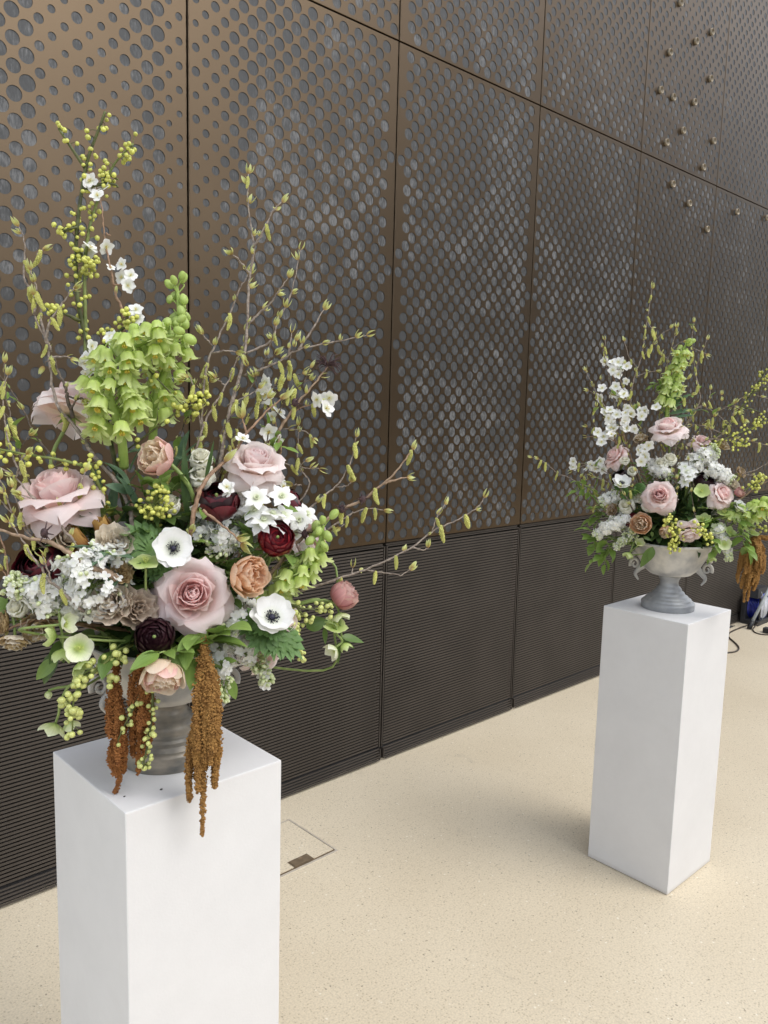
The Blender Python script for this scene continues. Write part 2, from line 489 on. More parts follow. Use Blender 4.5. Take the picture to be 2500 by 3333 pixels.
class MB:
    """collects verts/faces of several shapes for ONE mesh"""
    def __init__(self):
        self.v, self.f, self.uv, self.n = [], [], [], 0
    def add(self, V, F, UV=None):
        V = np.asarray(V, float).reshape(-1, 3)
        self.v.append(V)
        self.f += [tuple(i + self.n for i in f) for f in F]
        self.uv.append(np.zeros((len(V), 2)) if UV is None else np.asarray(UV, float))
        self.n += len(V)
    def xadd(self, g, mat):
        V, F, UV = g
        A = np.array(mat)
        self.add(V @ A[:3, :3].T + A[:3, 3], F, UV)
    def box(self, x0, x1, y0, y1, z0, z1):
        V = [(x, y, z) for x in (x0, x1) for y in (y0, y1) for z in (z0, z1)]
        self.add(V, [(0, 1, 3, 2), (4, 6, 7, 5), (0, 4, 5, 1), (2, 3, 7, 6), (0, 2, 6, 4), (1, 5, 7, 3)])
    def build(self, name, mat, smooth=True):
        return mesh(name, np.concatenate(self.v), self.f, mat, np.concatenate(self.uv), smooth)

def smooth_path(P, per=6):
    P = np.asarray(P, float)
    if len(P) < 3:
        t = np.linspace(0, 1, per + 1)[:, None]
        return P[0] * (1 - t) + P[-1] * t
    Q = np.vstack([2 * P[0] - P[1], P, 2 * P[-1] - P[-2]])
    out = []
    for i in range(1, len(Q) - 2):
        a, b, c, d = Q[i - 1], Q[i], Q[i + 1], Q[i + 2]
        for t in np.linspace(0, 1, per, endpoint=False):
            out.append(0.5 * (2 * b + (c - a) * t + (2 * a - 5 * b + 4 * c - d) * t * t + (3 * b - a - 3 * c + d) * t ** 3))
    out.append(P[-1])
    return np.array(out)

def tube(P, r0, r1, sides=6, knob=0.0, rng=None, cap=True):
    """swept tube along points P with tapering radius"""
    P = np.asarray(P, float)
    n = len(P)
    tan = np.gradient(P, axis=0)
    tan /= np.linalg.norm(tan, axis=1)[:, None] + 1e-12
    ref = np.array([0.31, 0.57, 0.76])
    u = np.cross(tan[0], ref)
    u /= np.linalg.norm(u)
    V = []
    for i in range(n):
        u = u - tan[i] * (u @ tan[i])
        u /= np.linalg.norm(u) + 1e-12
        w = np.cross(tan[i], u)
        r = r0 + (r1 - r0) * i / (n - 1)
        if knob and rng and rng.random() < 0.3:
            r *= 1 + knob * rng.random()
        a = np.arange(sides) * 2 * math.pi / sides
        V.append(P[i] + r * (np.cos(a)[:, None] * u + np.sin(a)[:, None] * w))
    V = np.concatenate(V)
    F = [(i * sides + j, i * sides + (j + 1) % sides, (i + 1) * sides + (j + 1) % sides, (i + 1) * sides + j) for i in range(n - 1) for j in range(sides)]
    if cap:
        F.append(tuple(range(sides))[::-1])
        F.append(tuple((n - 1) * sides + j for j in range(sides)))
    t = np.repeat(np.linspace(0, 1, n), sides)
    return V, F, np.stack([np.tile(np.arange(sides) / sides, n), t], 1)

def lathe(prof, seg=40):
    V = []
    for r, z in prof:
        a = np.arange(seg) * 2 * math.pi / seg
        V.append(np.stack([r * np.cos(a), r * np.sin(a), np.full(seg, z)], 1))
    n = len(prof)
    F = [(i * seg + j, i * seg + (j + 1) % seg, (i + 1) * seg + (j + 1) % seg, (i + 1) * seg + j) for i in range(n - 1) for j in range(seg)]
    return np.concatenate(V), F, np.zeros((n * seg, 2))

def ball(r=1.0, seg=8, rings=6, sq=(1, 1, 1)):
    V = [(0, 0, -r * sq[2])]
    for i in range(1, rings):
        t = math.pi * i / rings
        for j in range(seg):
            a = 2 * math.pi * j / seg
            V.append((r * math.sin(t) * math.cos(a) * sq[0], r * math.sin(t) * math.sin(a) * sq[1], -r * math.cos(t) * sq[2]))
    V.append((0, 0, r * sq[2]))
    F = [(0, 1 + (j + 1) % seg, 1 + j) for j in range(seg)]
    for i in range(rings - 2):
        for j in range(seg):
            a, b = 1 + i * seg + j, 1 + i * seg + (j + 1) % seg
            F.append((a, b, b + seg, a + seg))
    k = len(V) - 1
    F += [(k, k - seg + j, k - seg + (j + 1) % seg) for j in range(seg)]
    V = np.array(V)
    UV = np.stack([np.zeros(len(V)), (V[:, 2] / (r * sq[2]) + 1) / 2], 1)
    return V, F, UV

def align(d, roll=0.0):
    d = Vector(d).normalized()
    return d.to_track_quat('Z', 'Y').to_matrix().to_4x4() @ Matrix.Rotation(roll, 4, 'Z')
# ================================================================ SETTING
SEAM0 = 0.512                      # x of the joint left of panel 0, panels are 1 m wide
Z_LOUV, Z_MID, Z_TOP = 1.041, 3.178, 5.45
rng = random.Random(7)

fl = mesh("floor", [(-30, -6.2, 0), (60, -6.2, 0), (60, 6, 0), (-30, 6, 0)], [(0, 1, 2, 3)], M['floor'], smooth=False)
tag(put("floor", fl), kind='structure')

pv = mesh("added_paving", [(-60, -60, -.004), (90, -60, -.004), (90, -6.2, -.004), (-60, -6.2, -.004)], [(0, 1, 2, 3)], M['added_paving'], smooth=False)
tag(put("added_paving", pv), kind='structure')  # unseen dark ground, added to darken reflections low on the bronze wall

TOPP = [.024, .025, .046, .046, .043, .038, .030, .024, .022, .032, .021, .024, .028, .047, .044, .045, .046, .042, .036, .030, .026, .034, .040, .044, .046]
BOTP = [.022, .022, .044, .045, .045, .024, .028, .032, .030, .036, .042, .033, .034, .042, .043, .043, .042, .038, .030, .026, .030, .038, .044, .046, .044]
def hole_dia(k, up, i, x, z):
    n1 = noise.noise(Vector((x * 2.1, z * 2.1, 3.3 + k)))
    n2 = noise.noise(Vector((x * 9.0, z * 9.0, 9.1)))
    n3 = noise.noise(Vector((x * 26.0, z * 26.0, 1.7)))
    if k <= 0:
        c = 24 - i
        t = min(1, max(0, (z - 1.9) / 1.0))
        d = BOTP[c] * (1 - t) + TOPP[c] * t
        if z < 1.9:
            t2 = min(1, (1.9 - z) / 0.5)
            d = d * (1 - t2) + t2 * (0.033 + 0.006 * math.sin(c * 1.9 + z * 7))
        d += 0.007 * n2 + 0.004 * n3
    elif k == 1:
        lo = [.028, .027, .031, .036, .041, .044][min(i, 5)]
        hi = 0.0480
        d = lo if i < 6 else hi
        if z < 1.55:
            t = min(1, (1.55 - z) / 0.2)
            d = d * (1 - t) + 0.040 * t
        d += (0.010 if i < 4 else 0.002) * n3 + 0.0035 * n2 + 0.003 * n1
        if up: d = 0.044 + 0.003 * n2
    elif k in (2, 3):
        d = (0.0478 if not up else 0.0485) + 0.003 * n1 + 0.004 * n2 + 0.002 * n3
        if k == 3 and up: d = 0.040 + 0.008 * n2 + 0.006 * n3
        if k == 3 and not up: d -= 0.003
    else:
        d = 0.039 + 0.006 * n2 + 0.004 * n3
        if up and k == 4: d = 0.033 + 0.016 * n3 + 0.010 * n2
        elif up: d = 0.035 + 0.012 * n3
    return max(0.018, min(0.0510, d))

def perforated_panel(k, up, seg):
    x0, x1 = SEAM0 + k + 0.0032, SEAM0 + k + 1 - 0.0032
    z0, z1 = (Z_LOUV, Z_MID - 0.003) if not up else (Z_MID + 0.003, Z_TOP)
    ch = 0.0016
    X0, X1, Z0, Z1 = x0 + ch, x1 - ch, z0 + ch, z1 - ch
    hx, hz = 0.0390, 0.03885
    rows = int((z1 - z0) / hz) + 3
    zo = z0 + 0.034
    ang = np.arange(seg) * 2 * math.pi / seg
    ca, sa = np.cos(ang), np.sin(ang)
    tb = 1.0 / (np.abs(ca) / hx + np.abs(sa) / hz)
    ddx, ddz = ca * tb, sa * tb
    VV, FF, nv = [], [], 0
    base = np.arange(seg)
    nxt = (base + 1) % seg
    for i in range(-1, 26):
        cx = SEAM0 + k + 0.032 + i * 0.0390
        for j in range(-2, rows):
            if (i + j) % 2:
                continue
            cz = zo + j * hz
            bx, bz = np.clip(cx + ddx, X0, X1), np.clip(cz + ddz, Z0, Z1)
            if bx.max() - bx.min() < 1e-6 or bz.max() - bz.min() < 1e-6:
                continue
            hole = False
            if 0 <= i <= 24:
                r = hole_dia(k, up, i, cx, cz) / 2
                hole = cx - r > X0 + 0.004 and cx + r < X1 - 0.004 and cz - r > Z0 + 0.004 and cz + r < Z1 - 0.004
            ob = np.stack([bx, np.zeros(seg), bz], 1)
            if not hole:
                cc = np.stack([np.full(seg, bx.mean()), np.zeros(seg), np.full(seg, bz.mean())], 1)
                VV += [ob, cc]
                FF.append(np.stack([nv + base, nv + nxt, nv + seg + nxt, nv + seg + base], 1))
                nv += 2 * seg
                continue
            c1 = np.stack([cx + r * ca, np.zeros(seg), cz + r * sa], 1)
            c2 = c1.copy()
            c2[:, 1] = 0.0014
            VV += [ob, c1, c2]
            FF.append(np.stack([nv + base, nv + nxt, nv + seg + nxt, nv + seg + base], 1))
            FF.append(np.stack([nv + seg + base, nv + seg + nxt, nv + 2 * seg + nxt, nv + 2 * seg + base], 1))
            nv += 3 * seg
    # chamfer and returned edge
    a = np.array([(X0, 0, Z0), (X1, 0, Z0), (X1, 0, Z1), (X0, 0, Z1)])
    b = np.array([(x0, ch, z0), (x1, ch, z0), (x1, ch, z1), (x0, ch, z1)])
    c = b.copy()
    c[:, 1] = 0.026
    VV += [a, b, c]
    for s in (0, 4):
        for e in range(4):
            f = (e + 1) % 4
            FF.append(np.array([[nv + s + e, nv + s + f, nv + s + 4 + f, nv + s + 4 + e]]))
    V = np.concatenate(VV).astype(np.float32)
    F = np.concatenate(FF).astype(np.int32)
    me = bpy.data.meshes.new("perforated_panel")
    me.vertices.add(len(V))
    me.vertices.foreach_set("co", V.ravel())
    me.loops.add(F.size)
    me.loops.foreach_set("vertex_index", F.ravel())
    me.polygons.add(len(F))
    me.polygons.foreach_set("loop_start", np.arange(0, F.size, 4, dtype=np.int32))
    me.materials.append(M['bronze'])
    me.update(calc_edges=True)
    me.validate()
    me.polygons.foreach_set('use_smooth', np.zeros(len(me.polygons), dtype=bool))
    me.update()
    return me, (x0, x1, z0, z1)

wall = empty("perforated_wall", T(4, 0, 0), "bronze metal wall of round-holed panels rising behind both flower stands", "wall")
panels = {}
for k in range(-1, 9):
    for up in (False, True):
        if up and k < 0:
            continue
        seg = (24 if not up else 16) if k in (0, 1) else (20 if k in (2, 3) else 12)
        me, (x0, x1, z0, z1) = perforated_panel(k, up, seg)
        p = wput("perforated_panel", me, wall)
        panels[k, up] = p
        bm = MB()
        bm.box(x0 + 0.002, x1 - 0.002, 0.0019, 0.005, z0 + 0.002, z1 - 0.002)
        o = put("backing_sheet", bm.build("backing_sheet", M['backing'], False), p)
core = MB()
core.box(-0.6, 9.6, 0.045, 0.30, 0.0, Z_TOP + 0.1)  # coloured black to stand in for deep shade behind gaps and slats
wput("wall_core", core.build("wall_core", M['black'], False), wall)

# short collars standing in some far holes
COLLARS = [(4.841, 4.103), (5.266, 4.071), (5.070, 3.955), (4.756, 3.798), (5.297, 3.799), (4.678, 3.564), (4.833, 3.564), (5.105, 3.606), (4.985, 3.408),
           (4.789, 3.292), (5.406, 3.443), (5.289, 3.252), (4.902, 3.071), (5.133, 2.997), (5.41, 2.881), (5.841, 3.068), (6.356, 3.115)]
cm = MB()
V, F, U_ = lathe([(0.021, 0.0), (0.021, 0.015), (0.0188, 0.015), (0.0188, 0.003), (0.0, 0.001)], 20)
cm.xadd((V, F, U_), Matrix.Rotation(rad(90), 4, 'X'))
cme = cm.build("collar", M['collar'])
for (x, z) in COLLARS:
    k = int(math.floor(x - SEAM0))
    put("collar", cme, panels[k, z > Z_MID], T(x, -0.0005, z))

# ---- louvred lower wall
louv = empty("louvre_wall", T(4, 0, 0), "dark slatted lower wall between the floor and the round-holed panels", "wall")
PITCH, SH = 0.01372, 0.0084
NS = 69
def slat_geo(x0, x1, z):
    """one blade: upright face with a small return at its top"""
    V = [(x, y, zz) for x in (x0, x1) for (y, zz) in ((0.0, z), (0.0003, z + SH), (0.0012, z + SH - 0.0002), (0.0012, z + 0.0002))]
    return V, [(0, 4, 5, 1), (1, 5, 6, 2), (2, 6, 7, 3), (3, 7, 4, 0), (0, 1, 2, 3), (7, 6, 5, 4)]
sl = MB()
sl.add(*slat_geo(-0.4845, 0.4845, 0.0))
slat_me = sl.build("slat", M['slat'], False)
for k in range(-1, 9):
    a, b = SEAM0 + k + 0.0055, SEAM0 + k + 1 - 0.0055
    f = MB()
    f.box(a, a + 0.005, -0.001, 0.03, 0.066, 1.022)
    f.box(b - 0.005, b, -0.001, 0.03, 0.066, 1.022)
    f.box(a + 0.005, b - 0.005, 0.0, 0.006, 1.0215, 1.0245)
    f.box(a + 0.005, b - 0.005, 0.010, 0.030, 1.0255, 1.036)
    lp = wput("louvre_panel", f.build("louvre_panel", M['slat'], False), louv)
    if k in (0, 1):
        for i in range(NS):
            put("slat", slat_me, lp, T((a + b) / 2, 0, 0.0715 + i * PITCH))
    else:
        s = MB()
        for i in range(NS):
            s.add(*slat_geo(a + 0.010, b - 0.010, 0.0715 + i * PITCH))
        put("slat_bank", s.build("slat_bank", M['slat'], False), lp, kind='stuff')
    kp = MB()
    kp.box(a + 0.004, a + 0.008, -0.012, 0.02, 0.010, 0.060)
    kp.box(b - 0.008, b - 0.004, -0.012, 0.02, 0.010, 0.060)
    for i in range(5):
        z = 0.0555 - i * 0.0115
        y = -0.004 - (0.0555 - z) * 0.28
        kp.add([(x, yy, zz) for x in (a + 0.009, b - 0.009) for (yy, zz) in ((y - 0.001, z), (y, z + 0.0052), (y + 0.003, z + 0.0056), (y + 0.003, z))],
               [(0, 4, 5, 1), (1, 5, 6, 2), (2, 6, 7, 3), (3, 7, 4, 0), (0, 1, 2, 3), (7, 6, 5, 4)])
    wput("kick_grille", kp.build("kick_grille", M['slat'], False), louv, kind='stuff')
kb = MB()
kb.box(-0.5, 9.5, 0.012, 0.03, 0.0, 0.062)
wput("kick_board", kb.build("kick_board", M['kick'], False), louv)

# ---- unseen building, added so the bronze panels reflect something dark
opp = empty("added_reflection_building", T(10, -13, 0), "unseen dark building added for the bronze wall to reflect", "building")
b = MB(); b.box(-26, 15, -18, -13, 0, 4.6)
b.box(15, 60, -18.2, -12.8, 0, 13.0)  # taller wing, shaped to darken what the right-hand panels reflect
wput("wall", b.build("wall", M['opp'], False), opp)
b = MB()
for i in range(13):
    for zz in (0.3, 2.5):
        b.box(-25 + i * 2.95, -25 + i * 2.95 + 2.2, -12.99, -12.95, zz, zz + 1.75)
wput("added_windows", b.build("added_windows", M['opp_glass'], False), opp, 'stuff')

# ---- floor hatch behind the near plinth
hx0, hx1, hy0, hy1 = 1.553, 1.848, -0.459, -0.172
hatch = empty("floor_hatch", T(hx0, hy0, 0), "square floor hatch with brown pull plate beside the near white plinth", "hatch")
b = MB(); b.box(hx0 - 0.009, hx1 + 0.009, hy0 - 0.009, hy1 + 0.009, -0.004, 0.0022)
wput("frame", b.build("frame", M['trim'], False), hatch)
b = MB(); b.box(hx0 - 0.0005, hx1 + 0.0005, hy0 - 0.0005, hy1 + 0.0005, -0.003, 0.0044)
wput("groove", b.build("groove", M['groove'], False), hatch)
b = MB(); b.box(hx0 + 0.0045, hx1 - 0.0045, hy0 + 0.0045, hy1 - 0.0045, -0.002, 0.0070)
wput("lid", b.build("lid", M['floor'], False), hatch)
b = MB(); b.box(1.660, 1.748, hy0 + 0.0015, -0.416, 0.0, 0.0086); 
pl = wput("pull_plate", b.build("pull_plate", M['groove'], False), hatch)
b = MB(); b.box(1.666, 1.745, hy0 + 0.0035, -0.420, 0.0, 0.0100)
b.add(*tube([(1.700, -0.429, 0.0105), (1.707, -0.427, 0.012), (1.716, -0.428, 0.0105)], 0.002, 0.002, 6))
wput("plate_face", b.build("plate_face", M["brassplate"], False), hatch)

# ---- plinths
import bmesh
def plinth(cx, cy, ang, label):
    me = bpy.data.meshes.new("plinth")
    bm_ = bmesh.new()
    bmesh.ops.create_cube(bm_, size=1.0)
    bmesh.ops.scale(bm_, vec=(0.3241, 0.3197, 0.9665), verts=bm_.verts)
    bmesh.ops.translate(bm_, vec=(0, 0, 0.9683 - 0.9665 / 2), verts=bm_.verts)
    bmesh.ops.bevel(bm_, geom=list(bm_.edges), offset=0.0028, segments=2, profile=0.6, affect='EDGES')
    bm_.to_mesh(me)
    bm_.free()
    me.materials.append(M['plinth'])
    o = put("plinth", me, None, T(cx, cy, 0.0) @ Matrix.Rotation(ang, 4, 'Z'))
    return tag(o, label, "plinth", "white plinths along the wall")
AX = {'A': (0.7446, -1.2324), 'B': (2.7000, -1.2726)}
plinth(*AX['A'], -0.0082, "tall white plinth in the foreground, holding the dark-footed urn")
plinth(*AX['B'], -0.0076, "tall white plinth further back, holding the pale urn with blue-grey foot")

# ---- urns
def crisp(prof, e=0.0011):
    out = [prof[0]]
    for i in range(1, len(prof) - 1):
        p, a, b = np.array(prof[i]), np.array(prof[i - 1]), np.array(prof[i + 1])
        for q in (a, b):
            d = q - p
            L = np.linalg.norm(d)
            out.append(tuple(p + d / L * min(e, L * 0.3)))
    out.append(prof[-1])
    return out

def urn(key, label, m_bowl, m_foot, foot, hdir):
    cx, cy = AX[key]
    z = 0.9685
    u = empty("urn", T(cx, cy, z), label, "urn", "footed urns on the plinths")
    b = MB(); b.add(*lathe(crisp(foot), 56))
    put("foot", b.build("foot", m_foot), u)
    bowl = [(0.0, 0.1235), (0.066, 0.1245), (0.0725, 0.1275), (0.094, 0.146), (0.116, 0.184), (0.131, 0.218), (0.138, 0.234), (0.1445, 0.236), (0.146, 0.242), (0.142, 0.2455), (0.134, 0.240), (0.118, 0.205), (0.0, 0.198)]
    b = MB(); b.add(*lathe(crisp(bowl), 64))
    put("bowl", b.build("bowl", m_bowl), u)
    for s in (-1, 1):
        b = MB()
        hd = np.array([hdir[0] * s, hdir[1] * s, 0])
        pts = []
        for t in np.linspace(0, 1, 26):
            a = -0.5 + t * 8.2
            r = 0.018 * (1 - t) ** 0.8 + 0.003
            pts.append(hd * (0.122 + r * math.cos(a) * 0.8) + np.array([0, 0, 0.150 + r * math.sin(a)]))
        b.add(*tube(pts, 0.0065, 0.0030, 8))
        b.add(*tube(smooth_path([hd * 0.088 + np.array([0, 0, 0.150]), hd * 0.108 + np.array([0, 0, 0.130]), hd * 0.118 + np.array([0, 0, 0.112]), hd * 0.106 + np.array([0, 0, 0.092])], 4), 0.013, 0.003, 8))
        b.add(*tube(smooth_path([hd * 0.106 + np.array([0, 0, 0.200]), hd * 0.122 + np.array([0, 0, 0.192]), hd * 0.134 + np.array([0, 0, 0.174])], 4), 0.011, 0.006, 8))
        put("handle", b.build("handle", m_bowl), u)
    return u
FOOT_A = [(0.0, 0.0), (0.086, 0.0), (0.087, 0.030), (0.082, 0.036), (0.078, 0.038), (0.076, 0.047), (0.068, 0.051), (0.066, 0.057), (0.061, 0.060), (0.063, 0.068), (0.060, 0.078), (0.052, 0.086), (0.049, 0.088), (0.041, 0.097), (0.037, 0.106), (0.037, 0.110), (0.042, 0.118), (0.048, 0.1232), (0.0, 0.1234)]
FOOT_B = [(0.0, 0.0), (0.091, 0.0), (0.092, 0.022), (0.087, 0.027), (0.081, 0.029), (0.079, 0.036), (0.070, 0.040), (0.067, 0.046), (0.057, 0.051), (0.054, 0.059), (0.046, 0.064), (0.042, 0.074), (0.034, 0.082), (0.031, 0.092), (0.032, 0.102), (0.037, 0.112), (0.038, 0.1232), (0.0, 0.1234)]
urn('A', "weathered grey urn with dark turned foot on the near white plinth", M['urn_pale'], M['urn_dark'], FOOT_A, (0.8805, -0.474))
urn('B', "whitewashed urn with blue-grey turned foot on the far white plinth", M['urn_pale'], M['urn_pale_foot'], FOOT_B, (0.4453, -0.8954))

# ---- cable reel, leaning pole and cables by the wall at the right edge
RX, RY = 6.44, -0.165
reel = empty("cable_reel", T(RX, RY, 0), "blue and grey cable reel in a black stand against the slatted wall", "cable reel")
b = MB()
b.box(0.0, 0.31, -0.005, 0.135, 0.0, 0.035)
b.box(0.0, 0.31, 0.105, 0.135, 0.035, 0.22)
b.add([(0.02, 0.02, 0.215), (0.29, 0.02, 0.215), (0.29, 0.12, 0.215), (0.02, 0.12, 0.215), (0.06, 0.035, 0.285), (0.25, 0.035, 0.285), (0.25, 0.105, 0.285), (0.06, 0.105, 0.285)],
      [(0, 1, 5, 4), (1, 2, 6, 5), (2, 3, 7, 6), (3, 0, 4, 7), (4, 5, 6, 7), (3, 2, 1, 0)])
b.box(0.055, 0.075, 0.008, 0.020, 0.035, 0.215)
b.box(0.235, 0.255, 0.008, 0.020, 0.035, 0.215)
put("stand", b.build("stand", M['black_plastic'], False), reel)
Ry = Matrix.Rotation(rad(90), 4, 'X')
b = MB()
b.xadd(lathe([(0.0, 0.0), (0.112, 0.0), (0.112, 0.008), (0.096, 0.012), (0.096, 0.075), (0.112, 0.079), (0.112, 0.087), (0.0, 0.087)], 40), T(0.155, 0.108, 0.128) @ Ry)
for i in range(6):
    a = np.linspace(0, 2 * math.pi, 30)
    zz = 0.016 + i * 0.0115
    P_ = np.stack([0.155 + 0.100 * np.cos(a), 0.108 - np.full(30, zz), 0.128 + 0.100 * np.sin(a)], 1)
    b.add(*tube(P_, 0.006, 0.006, 6, cap=False))
put("drum", b.build("drum", M['blue_plastic']), reel)
b = MB(); b.xadd(lathe([(0.0, 0.010), (0.045, 0.010), (0.050, 0.003), (0.088, 0.004), (0.093, 0.0), (0.0, 0.0)], 40), T(0.155, 0.0195, 0.128) @ Ry)
put("front_disc", b.build("front_disc", M['grey_plastic']), reel)
b = MB(); b.box(0.02, 0.05, -0.0, 0.003, 0.0, 0.02)
b = MB(); b.add(*tube(smooth_path([(0.055, 0.01, 0.27), (0.062, -0.012, 0.2), (0.07, -0.016, 0.12), (0.066, -0.010, 0.05)], 5), 0.003, 0.003, 6))
put("cord", b.build("cord", M['pole_grey']), reel)

pole = empty("metal_pole", T(6.31, -0.165, 0), "grey metal tube with black rubber foot leaning before the blue reel", "pole")
b = MB(); b.add(*tube([(0.012, -0.001, 0.045), (0.235, -0.075, 0.42)], 0.0125, 0.0125, 12))
put("tube", b.build("tube", M['pole_grey']), pole)
b = MB(); b.add(*tube([(-0.008, 0.005, 0.002), (0.004, 0.001, 0.03), (0.022, -0.005, 0.062)], 0.0185, 0.0165, 12))
put("rubber_foot", b.build("rubber_foot", M['black_plastic']), pole)

b = MB(); b.add(*tube(smooth_path([(6.50, -0.06, 0.02), (6.418, -0.108, 0.006), (6.287, -0.106, 0.0055), (6.072, -0.112, 0.0055), (5.955, -0.150, 0.0055), (5.880, -0.205, 0.0055), (5.808, -0.268, 0.0055), (5.730, -0.322, 0.0055), (5.660, -0.348, 0.0055), (5.595, -0.352, 0.0055), (5.530, -0.330, 0.0055), (5.44, -0.30, 0.0055), (5.30, -0.29, 0.0055)], 6), 0.0055, 0.0055, 8))
tag(put("cable", b.build("cable", M['cable'])), "dark cable snaking over the beige floor from the reel towards the far plinth", "cable")
plug = empty("mains_plug", T(6.29, -0.30, 0), "black mains plug with looped lead on the floor in front of the reel", "plug")
b = MB(); b.box(-0.008, 0.045, -0.022, 0.030, 0.003, 0.040)
bb = b.build("body", M['black_plastic'], False)
put("body", bb, plug)
b = MB(); b.add(*tube(smooth_path([(0.12, 0.10, 0.05), (0.03, 0.115, 0.012), (-0.055, 0.07, 0.005), (-0.075, 0.01, 0.005), (-0.035, -0.035, 0.005), (0.03, -0.055, 0.005), (0.060, -0.030, 0.010), (0.045, -0.008, 0.022)], 6), 0.0045, 0.0045, 8))
put("lead", b.build("lead", M['cable']), plug)
b = MB(); b.add(*tube(smooth_path([(6.08, -0.02, 0.004), (6.17, -0.035, 0.004), (6.235, -0.043, 0.006), (6.30, -0.05, 0.004)], 5), 0.003, 0.003, 6))
b.box(6.205, 6.262, -0.052, -0.036, 0.001, 0.012)
tag(put("cable_end", b.build("cable_end", M['black_plastic'])), "thin black cable end with inline switch lying close to the slatted wall", "cable")
# ================================================================ FLOWER BUILDERS
def interp(pts, t):
    xs = np.linspace(0, 1, len(pts))
    # smooth interpolation through the control points
    P = smooth_path(np.array(pts, float).reshape(len(pts), -1), 8)
    s = np.linspace(0, 1, len(P))
    t = np.clip(t, 0, 1)
    return np.stack([np.interp(t, s, P[:, i]) for i in range(P.shape[1])], -1)

def petal_geo(prof, wid, nu=6, nv=6, flat=1.0, rd=0.2, rp=2.5, roll=0.0, droop=0.0, ruf=0.0, rk=3.0, seed=0):
    """one petal wrapped round its flower's axis (+Z): prof = (radius, height) from foot to rim, wid = half widths"""
    r_ = random.Random(seed)
    ph = r_.uniform(0, 6.28)
    V, UV = [], []
    for j in range(nv + 1):
        for i in range(nu + 1):
            u = -1 + 2 * i / nu
            v = j / nv
            vv = v * (1 - rd * abs(u) ** rp)
            R, Z = interp(prof, np.array([vv]))[0]
            w = interp([[x] for x in wid], np.array([v]))[0][0]
            x = w * u
            Rc = max(R * flat, w * 0.62, 0.02)
            a = x / Rc
            px, py = Rc * math.sin(a), -(R - Rc + Rc * math.cos(a))
            edge = abs(u) ** 3 * v * v
            out = roll * edge + ruf * v ** 3 * math.sin(u * rk + ph)
            px += out * math.sin(a)
            py -= out * math.cos(a)
            Z += -droop * abs(u) ** 2.5 * v + ruf * 0.5 * v ** 3 * math.cos(u * rk * 1.3 + ph)
            V.append((px, py, Z))
            UV.append((i / nu, v))
    F = [(j * (nu + 1) + i, j * (nu + 1) + i + 1, (j + 1) * (nu + 1) + i + 1, (j + 1) * (nu + 1) + i) for j in range(nv) for i in range(nu)]
    return np.array(V), F, np.array(UV)

CACHE = {}
def petal_mesh(key, mat, **kw):
    k = (key, mat, tuple(sorted((a, str(b)) for a, b in kw.items())))
    if k not in CACHE:
        V, F, UV = petal_geo(**kw)
        CACHE[k] = mesh("petal", V, F, M[mat], UV)
    return CACHE[k]

# camera-facing frames of the two arrangements
FR = {}
for key, q in (('A', (540, 2100)), ('B', (2190, 1750))):
    d = (q[0] - 1250) / FPX * RIGHT + (q[1] - 1666.5) / FPX * DOWN + FWD
    c = -np.array([d[0], d[1], 0.0])
    c /= np.linalg.norm(c)
    FR[key] = (c, np.array([-c[1], c[0], 0.0]), np.array([AX[key][0], AX[key][1], 0.0]))

def at(key, px, py, d=0.0):
    """the point seen at photograph pixel (px, py), d metres nearer than the urn's axis"""
    c, r, ax = FR[key]
    ray = (px - 1250) / FPX * RIGHT + (py - 1666.5) / FPX * DOWN + FWD
    t = (d - (CAM - ax) @ c) / (ray @ c)
    return CAM + ray * t

def dirv(key, cam_, right_, up_):
    c, r, ax = FR[key]
    v = c * cam_ + r * right_ + np.array([0, 0, 1.0]) * up_
    return v / np.linalg.norm(v)

def mouth(key, seed=0, z=1.165):
    r_ = random.Random(seed * 7 + 3)
    a, q = r_.uniform(0, 6.28), 0.07 * math.sqrt(r_.random())
    return np.array([AX[key][0] + q * math.cos(a), AX[key][1] + q * math.sin(a), z + 0.02 * r_.random()])

SEED = [0]
def nxt():
    SEED[0] += 1
    return SEED[0]

def flower_root(name, key, p, d, size, roll, label, cat, group):
    mat = T(*p) @ align(d, roll) @ Matrix.Scale(size, 4)
    return empty(name, mat, label, cat, group)

def add_stem(root, key, p, d, mat='soft_stem', r=0.0028, seed=0, size=0.0, path=None):
    p = np.array(p)
    d = np.array(d)
    if path is None:
        m = mouth(key, seed)
        L = np.linalg.norm(m - p)
        path = [p, p - d * L * 0.28, m * 0.75 + (p - d * L * 0.4) * 0.25 + np.array([0, 0, 0.01]), m]
    b = MB()
    b.add(*tube(smooth_path(path, 6), r, r * 1.1, 7))
    return wput("stem", b.build("stem", M[mat]), root)

def ring(root, n, mats, key, z=0.0, phase=0.0, tilt=0.0, tj=0.06, sj=0.06, r_=None, variants=2, name="petal", **kw):
    for i in range(n):
        mat = mats[i % len(mats)]
        me = petal_mesh(key, mat, seed=i % variants, **kw)
        a = phase + i * 2 * math.pi / n + r_.uniform(-0.12, 0.12)
        s = 1 + r_.uniform(-sj, sj)
        put(name, me, root, Matrix.Rotation(a, 4, 'Z') @ T(0, 0, z) @ Matrix.Rotation(tilt + r_.uniform(-tj, tj), 4, 'X') @ Matrix.Scale(s, 4))

